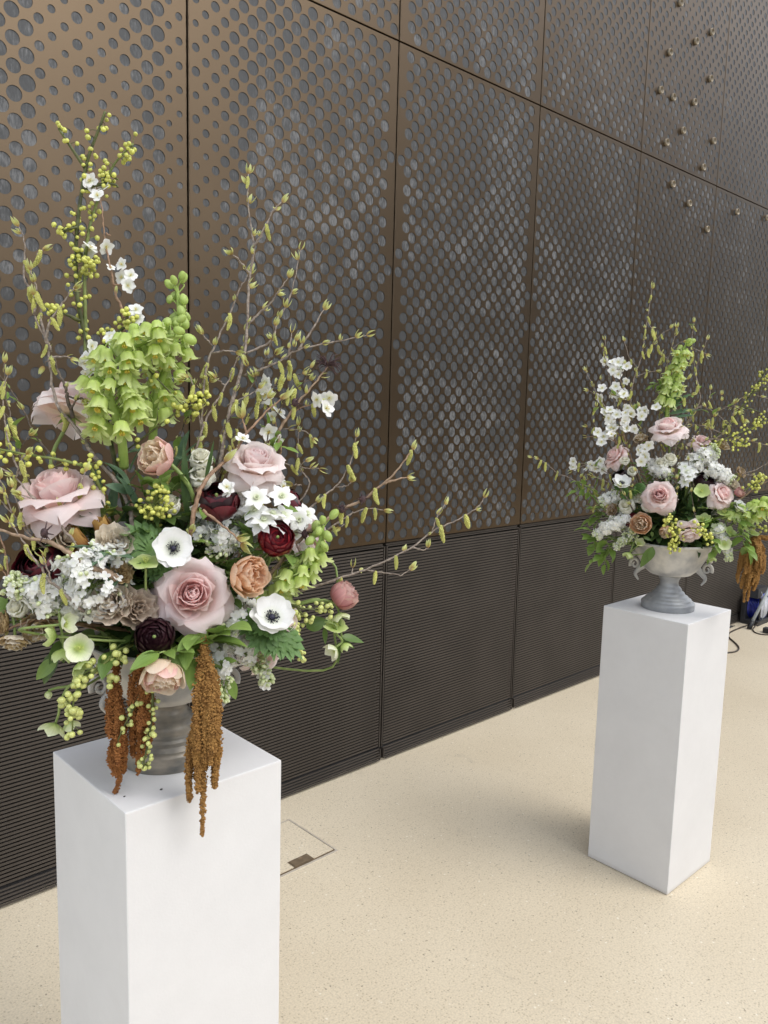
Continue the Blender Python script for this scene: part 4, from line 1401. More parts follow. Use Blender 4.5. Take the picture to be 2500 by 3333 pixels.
def branch(key, lines, label, mat='twig', r0=0.0035, cats=0.0, buds=1.0, blossoms=None, name="catkin_branch", cat="branch", group=None, rootit=True, berries=None, bud_s=0.019, cat_s=0.027, first=0.15, leaves=0.0, leafmat='leaf_light', extra=None, tipbud=True, cat_down=1.0):
    """lines: list of pixel polylines (px,py,d); the first is the main stem from low to high.
    cats/buds/leaves: how many per 0.1 m; blossoms/berries: explicit pixel spots"""
    s_ = nxt()
    r_ = random.Random(s_)
    c, rr, ax = FR[key]
    W = [[at(key, *q) for q in L] for L in lines]
    if rootit:
        m = mouth(key, s_)
        a = W[0][0]
        W[0] = [m, m * .5 + a * .5 + np.array([0, 0, .015])] + W[0]
    root = empty(name, T(*W[0][0]), label, cat, group)
    b = MB()
    for li, L in enumerate(W):
        P = smooth_path(L, 6)
        jit = np.array([[r_.gauss(0, .0007) for _ in range(3)] for _ in P])
        jit[0] = 0
        P = P + jit
        ra = r0 * .95 if li == 0 else max(.0012, r0 * .50)
        b.add(*tube(P, ra, max(.0009, ra * .22), 6, .28, r_))
        f0 = first if li == 0 else .12
        if rootit and li == 0: f0 = max(first, .45)
        Ltot = path_frame(P, .5)[2]
        def spots(dens):
            n = dens * Ltot * (1 - f0) / 0.1
            n = int(n) + (r_.random() < n - int(n))
            return [f0 + (1 - f0) * (i + r_.random()) / max(1, n) for i in range(n)]
        for t in spots(cats):
            q, ta, _ = path_frame(P, t)
            dv = np.array([r_.uniform(-.45, .45), r_.uniform(-.45, .45), 1.0 * cat_down])
            wobj("catkin", catkin_mesh(r_.randrange(4)), root, T(*q) @ align(dv, r_.uniform(0, 6)) @ Matrix.Scale(cat_s * r_.uniform(.7, 1.15), 4))
        for t in spots(buds):
            q, ta, _ = path_frame(P, t)
            dv = ta * .8 + np.array([r_.uniform(-.8, .8), r_.uniform(-.8, .8), r_.uniform(-.2, .9)])
            wobj("leaf_bud", bud_mesh(r_.randrange(3)), root, T(*q) @ align(dv, r_.uniform(0, 6)) @ Matrix.Scale(bud_s * r_.uniform(.7, 1.25), 4))
        for t in spots(leaves):
            q, ta, _ = path_frame(P, t)
            dv = ta * .5 + np.array([r_.uniform(-.9, .9), r_.uniform(-.9, .9), r_.uniform(-.3, .9)])
            wobj("leaf", leaf_mesh(leafmat, .24, .4, .3), root, aim(q, dv, (0, 0, 1), .030 * r_.uniform(.6, 1.3)))
        if tipbud:
            q, ta, _ = path_frame(P, 1.0)
            wobj("leaf_bud", bud_mesh(r_.randrange(3)), root, T(*q) @ align(ta, r_.uniform(0, 6)) @ Matrix.Scale(bud_s * 1.2, 4))
    if blossoms:
        me, st = blossom_mesh()
        for q in blossoms:
            p = at(key, *q[:3])
            s = q[3] if len(q) > 3 else .026
            for k in range(q[4] if len(q) > 4 else 1):
                dv = dirv(key, r_.uniform(.2, 1), r_.uniform(-.8, .8), r_.uniform(-.4, .8))
                pp = p + np.array([r_.gauss(0, 1) for _ in range(3)]) * s * .45 * (k > 0)
                wm = T(*pp) @ align(dv, r_.uniform(0, 6)) @ Matrix.Scale(s / 2, 4)
                o = wobj("blossom", me, root, wm)
                put("stamens", st, o, kind='stuff')
    if extra:
        for (me, q, s, dv) in extra:
            wobj(me.name.split('.')[0], me, root, T(*at(key, *q)) @ align(dv, r_.uniform(0, 6)) @ Matrix.Scale(s, 4))
    wput("twig", b.build("twig", M[mat]), root)
    return root

def berry_mesh(mat):
    k = ("berry", mat)
    if k not in CACHE:
        b = MB()
        b.xadd(ball(1.0, 9, 7, (1, 1, 1.08)), Matrix())
        b.xadd(ball(.22, 5, 4), T(0, 0, 1.02))
        CACHE[k] = b.build("berry", M[mat])
    return CACHE[k]

def berries(key, lines, n_per, label, clusters=None, mat='green_stem', bm='berry', r0=0.0025, size=0.0041, name="berry_spray", cat="berry spray", group=None, rootit=False, joined=False, first=.1, ped=0.016, ends=True):
    """stems hung with small round berries; clusters: (px,py,d,count,radius)"""
    s_ = nxt()
    r_ = random.Random(s_)
    W = [[at(key, *q) for q in L] for L in lines]
    if rootit:
        m = mouth(key, s_)
        W[0] = [m, m * .5 + W[0][0] * .5 + np.array([0, 0, .015])] + W[0]
    root = empty(name, T(*W[0][0]), label, cat, group)
    b, jb = MB(), MB()
    bg = ball(1.0, 6, 5)
    def berry(p):
        if joined:
            jb.xadd(bg, T(*p) @ Matrix.Scale(size * r_.uniform(.8, 1.15), 4))
        else:
            wobj("berry", berry_mesh(bm), root, T(*p) @ align([r_.gauss(0, 1) for _ in range(3)]) @ Matrix.Scale(size * r_.uniform(.78, 1.18), 4))
    for li, L in enumerate(W):
        P = smooth_path(L, 6)
        ra = r0 if li == 0 else r0 * .7
        b.add(*tube(P, ra, ra * .45, 6, .2, r_))
        Ltot = path_frame(P, .5)[2]
        n = int(n_per * Ltot / .1)
        f0 = first if not (rootit and li == 0) else max(first, .5)
        for i in range(n):
            q, ta, _ = path_frame(P, f0 + (1 - f0) * (i + r_.random()) / n)
            for k in range(r_.choice([1, 1, 2, 2, 3])):
                dv = np.array([r_.gauss(0, 1) for _ in range(3)]) + ta * .4
                dv /= np.linalg.norm(dv)
                e = q + dv * ped * r_.uniform(.6, 1.2)
                b.add(*tube(smooth_path([q, q + dv * ped * .5 + np.array([0, 0, .003]), e], 2), .0007, .0006, 3, cap=False))
                berry(e)
    for (px, py, d, cnt, rr) in (clusters or []):
        c0 = at(key, px, py, d)
        for i in range(cnt):
            dv = np.array([r_.gauss(0, 1) for _ in range(3)])
            e = c0 + dv / np.linalg.norm(dv) * rr * r_.uniform(.35, 1.0)
            b.add(*tube([c0, (c0 + e) / 2 + np.array([0, 0, .002]), e], .0008, .0006, 3, cap=False))
            berry(e)
    if jb.n: wput("berries", jb.build("berries", M[bm]), root, 'stuff')
    wput("stem", b.build("stem", M[mat]), root)
    return root

def foliage(key, lines, n_per, label, mat='leaf', L=0.05, W=0.24, name="foliage_stem", cat="foliage", group=None, stem='soft_stem', rootit=True, droop=0.0, first=.3):
    """leafy stem: each leaf a part"""
    s_ = nxt()
    r_ = random.Random(s_)
    Wl = [[at(key, *q) for q in Ln] for Ln in lines]
    if rootit:
        m = mouth(key, s_)
        Wl[0] = [m] + Wl[0]
    root = empty(name, T(*Wl[0][0]), label, cat, group)
    b = MB()
    for li, Ln in enumerate(Wl):
        P = smooth_path(Ln, 6)
        b.add(*tube(P, .0022, .0010, 5))
        Ltot = path_frame(P, .5)[2]
        n = max(2, int(n_per * Ltot / .1))
        f0 = first if (rootit and li == 0) else .1
        for i in range(n + 1):
            t = min(1, f0 + (1 - f0) * i / n)
            q, ta, _ = path_frame(P, t)
            s = 1 if i % 2 else -1
            u = np.cross(ta, [0.1, 0.2, 1.0])
            u /= np.linalg.norm(u) + 1e-9
            dv = ta * .7 + u * s * (.9 if i < n else .1) + np.array([r_.uniform(-.3, .3), r_.uniform(-.3, .3), r_.uniform(-.3, .4) - droop])
            wobj("leaf", leaf_mesh(mat, W, r_.choice([.3, .6]), .25, r_.choice([0, .012])), root, aim(q, dv, (r_.uniform(-.4, .4), r_.uniform(-.6, .2), 1), L * r_.uniform(.7, 1.2)))
    wput("stem", b.build("stem", M[stem]), root)
    return root

# ---- hanging rust tassels
def tassel(key, pts, width, n_side, label, mat='amar', group=None, seedb=0, fat=1.0, grain=1.0):
    """pts: pixel polyline from top to tip; side strands hang from it at many heights"""
    s_ = nxt() + seedb
    r_ = random.Random(s_)
    nr = np.random.RandomState(s_)
    P = smooth_path([at(key, *q) for q in pts], 8)
    root = empty("amaranth_tassel", T(*P[0]), label, "amaranth", group)
    L = path_frame(P, .5)[2]
    strands = [(P, .009 * fat, .0035 * fat)]
    for i in range(n_side):
        t0 = r_.uniform(0.0, .62)
        q, ta, _ = path_frame(P, t0)
        a = i * 2.4
        ww = width / 2 * (1 - .35 * t0) * r_.uniform(.55, 1.0)
        off = np.array([math.cos(a), math.sin(a), 0]) * ww
        ln = L * (1 - t0) * r_.uniform(.32, .80)
        ln = max(.02, min(ln, L * .42, L * (.84 - t0)))
        mid_ = q + off * .75 + ta * ln * .25
        strands.append((smooth_path([q, mid_, q + off + ta * ln * .65 , q + off * .92 + ta * ln], 6), .0085 * fat, .0045 * fat))
    oct_ = np.array([(1, 0, 0), (-1, 0, 0), (0, 1, 0), (0, -1, 0), (0, 0, 1), (0, 0, -1)], float)
    of = np.array([(0, 2, 4), (2, 1, 4), (1, 3, 4), (3, 0, 4), (2, 0, 5), (1, 2, 5), (3, 1, 5), (0, 3, 5)])
    for P_, ra, rb in strands:
        Ls = path_frame(P_, .5)[2]
        n = int(Ls / 0.1 * 460)
        t = nr.rand(n)
        seg = np.concatenate([[0], np.cumsum(np.linalg.norm(np.diff(P_, axis=0), axis=1))])
        seg /= seg[-1]
        q = np.stack([np.interp(t, seg, P_[:, k]) for k in range(3)], 1)
        dv = nr.normal(size=(n, 3))
        dv /= np.linalg.norm(dv, axis=1)[:, None]
        rr = (ra + (rb - ra) * t ** 1.5) * (.55 + .60 * np.sin(t * Ls * 700 + nr.rand() * 6) ** 2) * (.8 + .3 * nr.rand(n))
        q = q + dv * rr[:, None]
        sz = nr.uniform(.0014, .0029, n) * grain
        V = (q[:, None, :] + oct_[None] * sz[:, None, None] * nr.uniform(.7, 1.3, (n, 6, 1))).reshape(-1, 3)
        F = (of[None] + (np.arange(n) * 6)[:, None, None]).reshape(-1, 3)
        me = bpy.data.meshes.new("strand")
        tv, tf, _u = tube(P_, ra * .62, rb * .5, 6)
        V = np.vstack([V, tv])
        me.from_pydata(V.tolist(), [], F.tolist() + [tuple(i + n * 6 for i in f) for f in tf])
        me.polygons.foreach_set("use_smooth", np.zeros(len(me.polygons), dtype=bool))
        me.materials.append(M[mat])
        me.update()
        wput("strand", me, root, 'stuff')
    return root

def filler(key, n, rx, rz, zc, label):
    """the packed leaves between the flowers, one mass"""
    r_ = random.Random(99 + ord(key))
    c, rr, ax = FR[key]
    b = MB()
    g = leaf_geo(1.0, .24, .5, .3, 5, .01, 2)
    for i in range(n):
        v = np.array([r_.gauss(0, 1) for _ in range(3)])
        v /= np.linalg.norm(v)
        s = r_.uniform(.3, 1.0) ** .6
        p = np.array([ax[0], ax[1], zc]) + np.array([v[0] * rx, v[1] * rx, v[2] * rz]) * s
        if p[2] < 1.225 and math.hypot(p[0] - ax[0], p[1] - ax[1]) < .15: p[2] = 1.225 + r_.uniform(0, .03)
        dv = v + np.array([r_.gauss(0, .5), r_.gauss(0, .5), r_.gauss(0, .4) + .2])
        b.xadd(g, aim(p, dv, (r_.gauss(0, .5), r_.gauss(0, .5), 1), r_.uniform(.035, .075)))
    o = put("packed_leaves", b.build("packed_leaves", M['leaf_dark']))
    return tag(o, label, "leaves", None, 'stuff')
# ================================================================ NEAR ARRANGEMENT (A)
K_ = .42194
ORG = {'a': (0, 300, K_), 'b': (600, 400, K_), 'c': (0, 1150, K_), 'd': (0, 1650, K_), 'e': (550, 1150, K_), 'f': (550, 1650, K_),
       'g': (1700, 900, .48222), 'h': (1750, 1400, .45208), 'u': (250, 2050, .33153), 'w': (280, 900, .2486), 'x': (850, 1250, .2411),
       'y': (0, 700, .2411), 'z': (0, 1150, .21097), 'r': (900, 1600, K_), 's': (0, 2200, .6028), 'k': (1700, 1350, .2411), 'n': (1900, 1050, .36166)}
def q(o, x, y, d=0.0):
    X, Y, k = ORG[o]
    return (X + x * k, Y + y * k, d)
def L_(o, pts, d0=0.0, d1=None):
    """polyline of crop points with depth running from d0 to d1"""
    d1 = d0 if d1 is None else d1
    n = max(1, len(pts) - 1)
    return [q(o, p[0], p[1], d0 + (d1 - d0) * i / n) for i, p in enumerate(pts)]
A = lambda *p: at('A', *p)
D = lambda a, b, c: dirv('A', a, b, c)

filler('A', 620, .125, .115, 1.30, "dark leaves packed between the flowers of the near urn")

GR = "pink roses in the near arrangement"
rose("A", A(*q('d', 1480, 690, .135)), D(.93, .02, .34), .133, "largest open blush rose facing front, below the white anemone", group=GR, roll=.4)
rose("A", A(*q('c', 480, 1170, .06)), D(.28, -.22, .9), .143, "wide blush rose at left with curled-out lower petals, above the burgundy ranunculus", outer='rose', open_=1.1, group=GR)
rose("A", A(*q('c', 545, 470, -.04)), D(-.30, .12, .62), .128, "blush rose seen from behind at upper left, left of the green bell spikes", group=GR, outer='rose_pale')
rose("A", A(*q('e', 655, 900, .06)), D(.52, .10, .8), .109, "pale pink rose at upper right, above the white star florets", inner='rose', outer='rose_pale', group=GR)
rose("A", A(*q('f', 800, 900, .09)), D(.5, .45, .2), .106, "pale rose half hidden behind the tilted white anemone", inner='rose', outer='rose_pale', group=GR)
rose("A", A(*q('f', 1070, 240, .01)), D(.25, .75, .45), .090, "small pale pink rose at right behind the green drooping bells", inner='rose', outer='rose_pale', open_=.7, group=GR)
rose("A", A(*q('f', 700, 1130, .06)), D(.1, .55, -.75), .085, "pale rose low at right, turned down under the white lilac", inner='rose', outer='rose_pale', open_=.9, group=GR)

GT = "double tulips in the near arrangement"
tulip("A", A(*q('c', 1270, 835, .09)), D(.55, -.58, .35), .069, "peach tulip with pink outer petals on an arching stem, below the bell spikes", group=GT,
      path=[A(*q('c', 1310, 850, .075)), A(*q('c', 1390, 930, .08)), A(*q('c', 1460, 1030, .08)), A(*q('c', 1495, 1150, .07)), A(*q('c', 1470, 1290, .04)), mouth('A', 5)])
tulip("A", A(*q('f', 560, 535, .145)), D(.72, .48, .15), .075, "orange-peach double tulip beside the largest blush rose", inner='peach', outer='peach', group=GT)
tulip("A", A(*q('f', 1275, 735, .06)), D(.25, .65, .55), .080, "dusky pink closed tulip standing out at the far right of the near arrangement", inner='tulip_pink', outer='tulip_rose', closed=True, group=GT,
      path=[A(*q('f', 1290, 735, .05)), A(*q('f', 1180, 735, .05)), A(*q('f', 1000, 750, .05)), mouth('A', 6)])
tulip("A", A(*q('d', 1265, 1215, .20)), D(.66, -.08, -.66), .073, "pale apricot tulip hanging over the front of the near urn", inner='apricot', outer='apricot', group=GT, mid='tulip_pink')
for (x, y, dx) in ((600, 265, -.25), (800, 185, -.1)):
    s_ = nxt(); r_ = random.Random(s_)
    p = A(*q('d', x, y, .10)); dv = D(.25, dx - .15, .85)
    left = x == 600
    root = flower_root("tulip_bud", "A", p - dv * .022, dv, .030, 0, "brown and yellow tulip bud, left of the pair below the wide blush rose" if left else "brown and yellow tulip bud, right of the pair below the wide blush rose", "tulip", "brown tulip buds")
    ring(root, 3, ['bronze_bud'], "bb0", phase=.2, r_=r_, prof=[(.05, 0), (.45, .4), (.42, 1.0), (.34, 1.65)], wid=[.2, .5, .45, .3], nu=5, nv=6, ruf=.06, rd=.1)
    ring(root, 3, ['bronze_bud'], "bb1", phase=1.2, r_=r_, prof=[(.06, 0), (.55, .35), (.52, .9), (.45, 1.5)], wid=[.2, .55, .5, .25], nu=5, nv=6, ruf=.06, rd=.15)
    add_stem(root, "A", p - dv * .02, dv, 'soft_stem', .003, s_)

GN = "dark ranunculus in the near arrangement"
ranunculus("A", A(*q('d', 280, 420, .10)), D(.55, -.35, .62), .100, "burgundy ranunculus at far left, behind the white lilac", 'burgundy', 'blackred', group=GN)
ranunculus("A", A(*q('d', 1190, 1000, .205)), D(.9, -.05, .3), .066, "near-black ranunculus at the rim of the near urn", 'blackred', group=GN)
ranunculus("A", A(*q('e', 365, 1085, .09)), D(.45, -.05, .8), .082, "dark plum ranunculus under the twig, left of the star florets", 'burgundy', 'blackred', group=GN)
ranunculus("A", A(*q('e', 840, 1415, .13)), D(.85, .12, .35), .066, "crimson ranunculus facing front, right of the star florets", 'crimson', 'burgundy', group=GN)
ranunculus("A", A(*q('e', 1000, 1150, .01)), D(.15, .75, .35), .066, "dark plum ranunculus turned to the wall at upper right", 'burgundy', 'blackred', group=GN)
ranunculus("A", A(*q('f', 900, 760, .05)), D(.2, .6, .2), .050, "small near-black ranunculus hidden above the tilted anemone", 'blackred', group=GN)

GA = "white anemones in the near arrangement"
anemone("A", A(*q('d', 1335, 320, .165)), D(.9, .12, .28), .070, "upright white anemone with dark eye above the largest blush rose", GA, .15)
anemone("A", A(*q('f', 790, 860, .155)), D(.55, .12, .68), .083, "tilted white anemone with dark eye low at right", GA, .55)

GH = "hellebores in the near arrangement"
hellebore("A", A(*q('d', 1125, 430, .165)), D(.25, .0, .80), 0.054, "lime hellebore seen from behind, left of the upright anemone", 'hell_green', -.1, GH)
hellebore("A", A(*q('d', 610, 1085, .19)), D(.92, .1, .25), 0.054, "open ivory hellebore facing front at lower left", 'hell_white', .35, GH)
hellebore("A", A(*q('d', 480, 905, .185)), D(.35, .75, .2), 0.045, "cupped ivory hellebore turned right below the lilac", 'hell_white', .75, GH)
hellebore("A", A(*q('d', 440, 1000, .17)), D(.1, -.9, .15), 0.045, "green hellebore cup turned left, beside the open ivory one", 'hell_green', .7, GH)
hellebore("A", A(*q('d', 490, 1090, .165)), D(.2, -.1, -.9), 0.046, "green hellebore hanging straight down at lower left", 'hell_green', .85, GH)
hellebore("A", A(*q('d', 610, 1200, .17)), D(.4, .35, -.5), 0.045, "green hellebore turned downward below the open ivory one", 'hell_green', .6, GH)
hellebore("A", A(*q('d', 370, 1420, .12)), D(.2, .1, -1), 0.024, "closed hellebore bud hanging at lower left beside the berry trail", 'hell', .8, GH, bud=True,
          path=[A(*q('d', 375, 1415, .12)), A(*q('d', 440, 1395, .12)), A(*q('d', 560, 1370, .12)), A(*q('d', 760, 1240, .1)), mouth('A', 71)])
hellebore("A", A(*q('s', 300, 255, .12)), D(.15, -.4, -.85), 0.053, "pale hellebore at the lowest end of the left berry trail", 'hell', .55, GH,
          path=[A(*q('s', 300, 255, .12)), A(*q('s', 318, 200, .12)), A(*q('s', 330, 130, .12)), A(*q('s', 420, 20, .12)), mouth('A', 72)])
hellebore("A", A(*q('s', 370, 245, .115)), D(.1, .35, -.9), 0.042, "smaller pale hellebore beside the lowest one on the left trail", 'hell', .7, GH,
          path=[A(*q('s', 370, 245, .115)), A(*q('s', 380, 190, .12)), A(*q('s', 410, 90, .12)), mouth('A', 73)])
hellebore("A", A(*q('f', 1290, 1085, .08)), D(.35, -.75, -.45), 0.045, "white hellebore cup hanging lowest at right", 'hell_white', .8, GH,
          path=[A(*q('f', 1290, 1080, .08)), A(*q('f', 1335, 1040, .08)), A(*q('f', 1300, 990, .08)), A(*q('f', 1150, 890, .07)), mouth('A', 74)])
hellebore("A", A(*q('f', 1310, 815, .07)), D(.3, .2, -.7), 0.045, "pale hellebore just under the dusky pink tulip", 'hell', .6, GH)
hellebore("A", A(*q('f', 1280, 930, .075)), D(.35, .1, .8), 0.050, "green hellebore seen from behind beside the broad leaf at right", 'hell_green', .1, GH)
hellebore("A", A(*q('f', 1345, 1045, .075)), D(.1, .35, -.8), 0.032, "narrow green hellebore bud at the tip of the right hellebore stem", 'hell_green', .9, GH)

GC = "cream spray roses in the near arrangement"
rose("A", A(*q('e', 250, 820, .05)), D(.6, -.15, .7), 0.047, "cream spray rose left of the pale pink rose, upper of two", 'cream', 'cream', .6, group=GC, name="spray_rose")
rose("A", A(*q('e', 260, 950, .06)), D(.6, -.25, .6), 0.050, "cream spray rose just above the dark plum ranunculus, lower of two", 'cream', 'cream', .7, group=GC, name="spray_rose")
rose("A", A(*q('c', 1310, 1165, .07)), D(.6, .1, .7), 0.043, "closed cream spray rose between peach tulip and upright anemone", 'cream', 'cream', .4, group=GC, name="spray_rose")
rose("A", A(*q('e', 1010, 1300, .06)), D(.8, .2, .4), 0.035, "small white flower between crimson ranunculus and drooping bells", 'white', 'white', .9, group=GC, name="spray_rose")
rose("A", A(*q('d', 150, 770, .12)), D(.6, -.5, .3), 0.043, "cream rose under the left tip of the lilac", 'cream', 'cream', .5, group=GC, name="spray_rose")
rose("A", A(*q('f', 1000, 330, .06)), D(.3, .5, .3), 0.042, "cream petals half hidden behind the crimson ranunculus", 'cream', 'rose_pale', .6, group=GC, name="spray_rose")

GB = "faded roses in the near arrangement"
ruffled("A", A(*q('d', 880, 310, .12)), D(.75, .25, .6), .078, "beige faded rose behind the top of the white lilac", ['beige'], "rose", GB)
ruffled("A", A(*q('d', 880, 740, .155)), D(.7, -.2, .35), .082, "taupe faded rose right of the white lilac, left of a pair", ['taupe', 'beige'], "rose", GB)
ruffled("A", A(*q('d', 1050, 800, .155)), D(.7, .25, .35), .076, "taupe faded rose left of the largest blush rose, right of a pair", ['taupe'], "rose", GB)
ruffled("A", A(*q('d', 500, 255, .10)), D(.4, .5, .4), .056, "tan faded rose under the wide blush rose", ['beige', 'taupe'], "rose", GB)
ruffled("A", A(*q('d', 115, 1000, .13)), D(.4, -.1, -.85), .054, "dry straw-coloured flower hanging at the left edge", ['dry', 'beige'], "dried flower", "dry flowers in the near arrangement")
ruffled("A", A(*q('d', 290, 900, .12)), D(.6, .1, -.2), .060, "dry tan flower between lilac and hellebores at lower left", ['dry', 'beige'], "dried flower", "dry flowers in the near arrangement")
ruffled("A", A(*q('d', 60, 890, .11)), D(.3, -.7, .1), .045, "dry brown flower at the left edge beside the brown stem", ['dry'], "dried flower", "dry flowers in the near arrangement")
ruffled("A", A(*q('d', 930, 520, .16)), D(.6, .2, .4), .042, "curled brown flower at the end of the thick tan branch", ['dry'], "dried flower", "dry flowers in the near arrangement")

GL = "white lilacs in the near arrangement"
lilac("A", [q('d', 780, 680, .14), q('d', 690, 580, .165), q('d', 610, 470, .165), q('d', 570, 360, .16)], .056, .034, 190, "largest white lilac panicle left of the taupe roses", green=.05, group=GL)
lilac("A", [q('d', 720, 660, .12), q('d', 500, 660, .15), q('d', 300, 660, .15), q('d', 50, 590, .14)], .042, .018, 190, "long white lilac panicle with green tip pointing left", green=.22, group=GL)
lilac("A", [q('d', 900, 400, .13), q('d', 800, 420, .15), q('d', 700, 390, .16), q('d', 640, 350, .16)], .034, .022, 110, "white lilac panicle beside the beige faded rose, above the largest lilac", green=.05, group=GL)
lilac("A", [q('d', 620, 640, .13), q('d', 560, 740, .14), q('d', 560, 860, .14)], .030, .018, 60, "white lilac panicle drooping between the long lilac and the hellebores", green=.1, group=GL)
lilac("A", [q('e', 520, 1240, .04), q('e', 430, 1380, .10), q('e', 400, 1480, .11), q('e', 400, 1560, .11)], .036, .022, 95, "white lilac panicle in the middle, right of the upright anemone", green=.1, group=GL)
lilac("A", [q('e', 480, 1100, .04), q('e', 560, 1180, .06), q('e', 560, 1290, .08)], .028, .018, 50, "white lilac florets below the dark plum ranunculus", green=.1, group=GL)
lilac("A", [q('f', 600, 780, .08), q('f', 520, 850, .13), q('f', 440, 960, .14)], .034, .020, 75, "white lilac panicle between the largest rose and the tilted anemone", green=.1, group=GL)
lilac("A", [q('f', 480, 980, .10), q('f', 550, 1100, .12), q('f', 660, 1180, .12), q('f', 740, 1290, .12), q('f', 740, 1370, .12)], .032, .010, 95, "white lilac panicle with green tip hanging over the slats at right", green=.5, group=GL)
lilac("A", [q('f', 340, 1080, .13), q('f', 410, 1230, .15), q('f', 410, 1360, .155), q('f', 400, 1500, .155)], .024, .011, 75, "white lilac panicle hanging beside the large rust tassel", green=.45, group=GL)

GF = "green bell spikes in the near arrangement"
fritillaria("A", [q('w', 500, 2500, .02), q('w', 470, 2150, .04), q('w', 400, 1850, .05), q('w', 310, 1500, .06), q('w', 380, 1160, .06), q('w', 640, 920, .06), q('w', 950, 800, .06), q('w', 1270, 790, .055)], 62, "large lime bell spike bending over to the right at upper left", .0305, .24, .050, GF, .16)
fritillaria("A", [q('w', 870, 2500, -.02), q('w', 880, 2050, -.01), q('w', 900, 1650, -.01), q('w', 1010, 1300, -.01), q('w', 1130, 1000, -.01), q('w', 1200, 700, -.01), q('w', 1215, 380, -.01), q('w', 1185, 120, -.01)], 44, "tall lime bell spike standing upright behind the bent one", .0255, .28, .038, GF, .34)
fritillaria("A", [q('f', 520, 960, .06), q('f', 800, 720, .08), q('f', 960, 560, .09), q('f', 1090, 420, .10), q('f', 1170, 260, .10), q('f', 1190, 140, .10)], 34, "lime bell spike drooping at right beside the dusky pink tulip", .027, .30, .026, GF, .30)

strap_leaves("A", [(q('c', 1010, 1040, .03), q('c', 870, 820, .05), .16), (q('c', 1000, 1000, .05), q('c', 1180, 730, .08), .12), (q('c', 960, 960, .04), q('c', 780, 800, .07), .17), (q('c', 1000, 920, .03), q('c', 1090, 680, .04), .14),
                   (q('c', 1010, 1080, .06), q('c', 830, 1000, .08), .2), (q('c', 1060, 1180, .06), q('c', 960, 950, .09), .16), (q('c', 870, 1250, .05), q('c', 880, 930, .06), .12), (q('c', 950, 1300, .05), q('c', 1010, 1030, .09), .15), (q('c', 760, 1150, .02), q('c', 740, 880, .04), .13)],
             "broad grey-green leaves along the stem of the bent bell spike", group="bell spike leaves")
strap_leaves("A", [(q('c', 1330, 900, -.02), q('c', 1440, 600, -.01), .13), (q('c', 1380, 880, -.02), q('c', 1590, 640, .0), .11), (q('c', 1330, 940, -.01), q('c', 1470, 640, .02), .15), (q('c', 1350, 800, .0), q('c', 1520, 830, .03), .12), (q('c', 1300, 720, -.02), q('c', 1000, 720, .03), .10)],
             "pointed grey-green leaves behind the peach tulip", group="bell spike leaves")
strap_leaves("A", [(q('e', 150, 1300, .07), q('e', 90, 700, .10), .05), (q('e', 280, 980, .08), q('e', 350, 690, .10), .05)], "two dark slender leaf spears beside the cream spray roses", mat='leaf_dark', name="leaf_spears")
strap_leaves("A", [(q('e', 330, 1560, .09), q('e', 630, 1260, .11), .05), (q('e', 560, 1560, .10), q('e', 720, 1440, .12), .09)], "narrow green leaf blades crossing the middle white lilac", mat='leaf', name="grass_blades")
foliage("A", [[q('c', 1180, 1250, .05), q('c', 1120, 1330, .08), q('c', 1020, 1400, .11)], [q('c', 1180, 1250, .05), q('c', 1400, 1260, .07)], [q('c', 1200, 1200, .05), q('c', 1400, 960, .06)]], 6, "glossy green leaves around the berry cluster in the middle", 'leaf', .055, .28, group="leafy stems in the near arrangement")
foliage("A", [[q('d', 900, 420, .15), q('d', 780, 370, .17)], [q('d', 900, 420, .15), q('d', 940, 520, .16)], [q('d', 960, 600, .12), q('d', 1020, 680, .12)]], 7, "dark leaves left of the lime hellebore", 'leaf_grey', .060, .22, group="leafy stems in the near arrangement")
foliage("A", [[q('d', 800, 1000, .10), q('d', 600, 1010, .11), q('d', 440, 1120, .11)], [q('d', 850, 1020, .13), q('d', 860, 1120, .15), q('d', 930, 1060, .15)]], 5, "green leaves under the taupe roses at lower left", 'leaf', .060, .26, group="leafy stems in the near arrangement")
strap_leaves("A", [(q('d', 445, 1180, .13), q('d', 250, 1320, .13), .24), (q('d', 200, 870, .12), q('d', 120, 830, .12), .25), (q('d', 0, 840, .1), q('d', 50, 700, .1), .3), (q('d', 60, 790, .1), q('d', -30, 690, .1), .3)], "broad pale green leaves low at the left", mat='leaf_light', name="broad_leaves")
foliage("A", [[q('f', 330, 1040, .16), q('f', 200, 1010, .18), q('f', 120, 1130, .19)], [q('f', 330, 1000, .16), q('f', 420, 960, .18)], [q('f', 250, 1100, .17), q('f', 270, 1250, .18)]], 9, "curled green leaves just under the largest blush rose", 'leaf_light', .062, .30, group="leafy stems in the near arrangement")
foliage("A", [[q('d', 1290, 1110, .2), q('d', 1190, 1150, .22)]], 7, "green leaves over the hanging apricot tulip", 'leaf_light', .050, .26, group="leafy stems in the near arrangement")
strap_leaves("A", [(q('f', 440, 1320, .15), q('f', 535, 1480, .16), .24), (q('f', 400, 1190, .15), q('f', 520, 1180, .16), .25), (q('f', 300, 1150, .15), q('f', 330, 1330, .17), .16)], "broad green leaf hanging right of the large rust tassel with smaller leaves", mat='leaf_light', name="broad_leaves")
strap_leaves("A", [(q('f', 1060, 930, .075), q('f', 1220, 870, .08), .34), (q('f', 1330, 1000, .075), q('f', 1520, 1030, .075), .18), (q('f', 1200, 930, .075), q('f', 1210, 1060, .08), .16), (q('f', 1310, 1040, .075), q('f', 1300, 1215, .08), .11), (q('f', 1330, 1030, .075), q('f', 1440, 1085, .08), .13), (q('f', 940, 990, .06), q('f', 1040, 1065, .06), .16)],
             "broad and pointed green leaves on the hellebore stem at right", mat='leaf', name="broad_leaves")
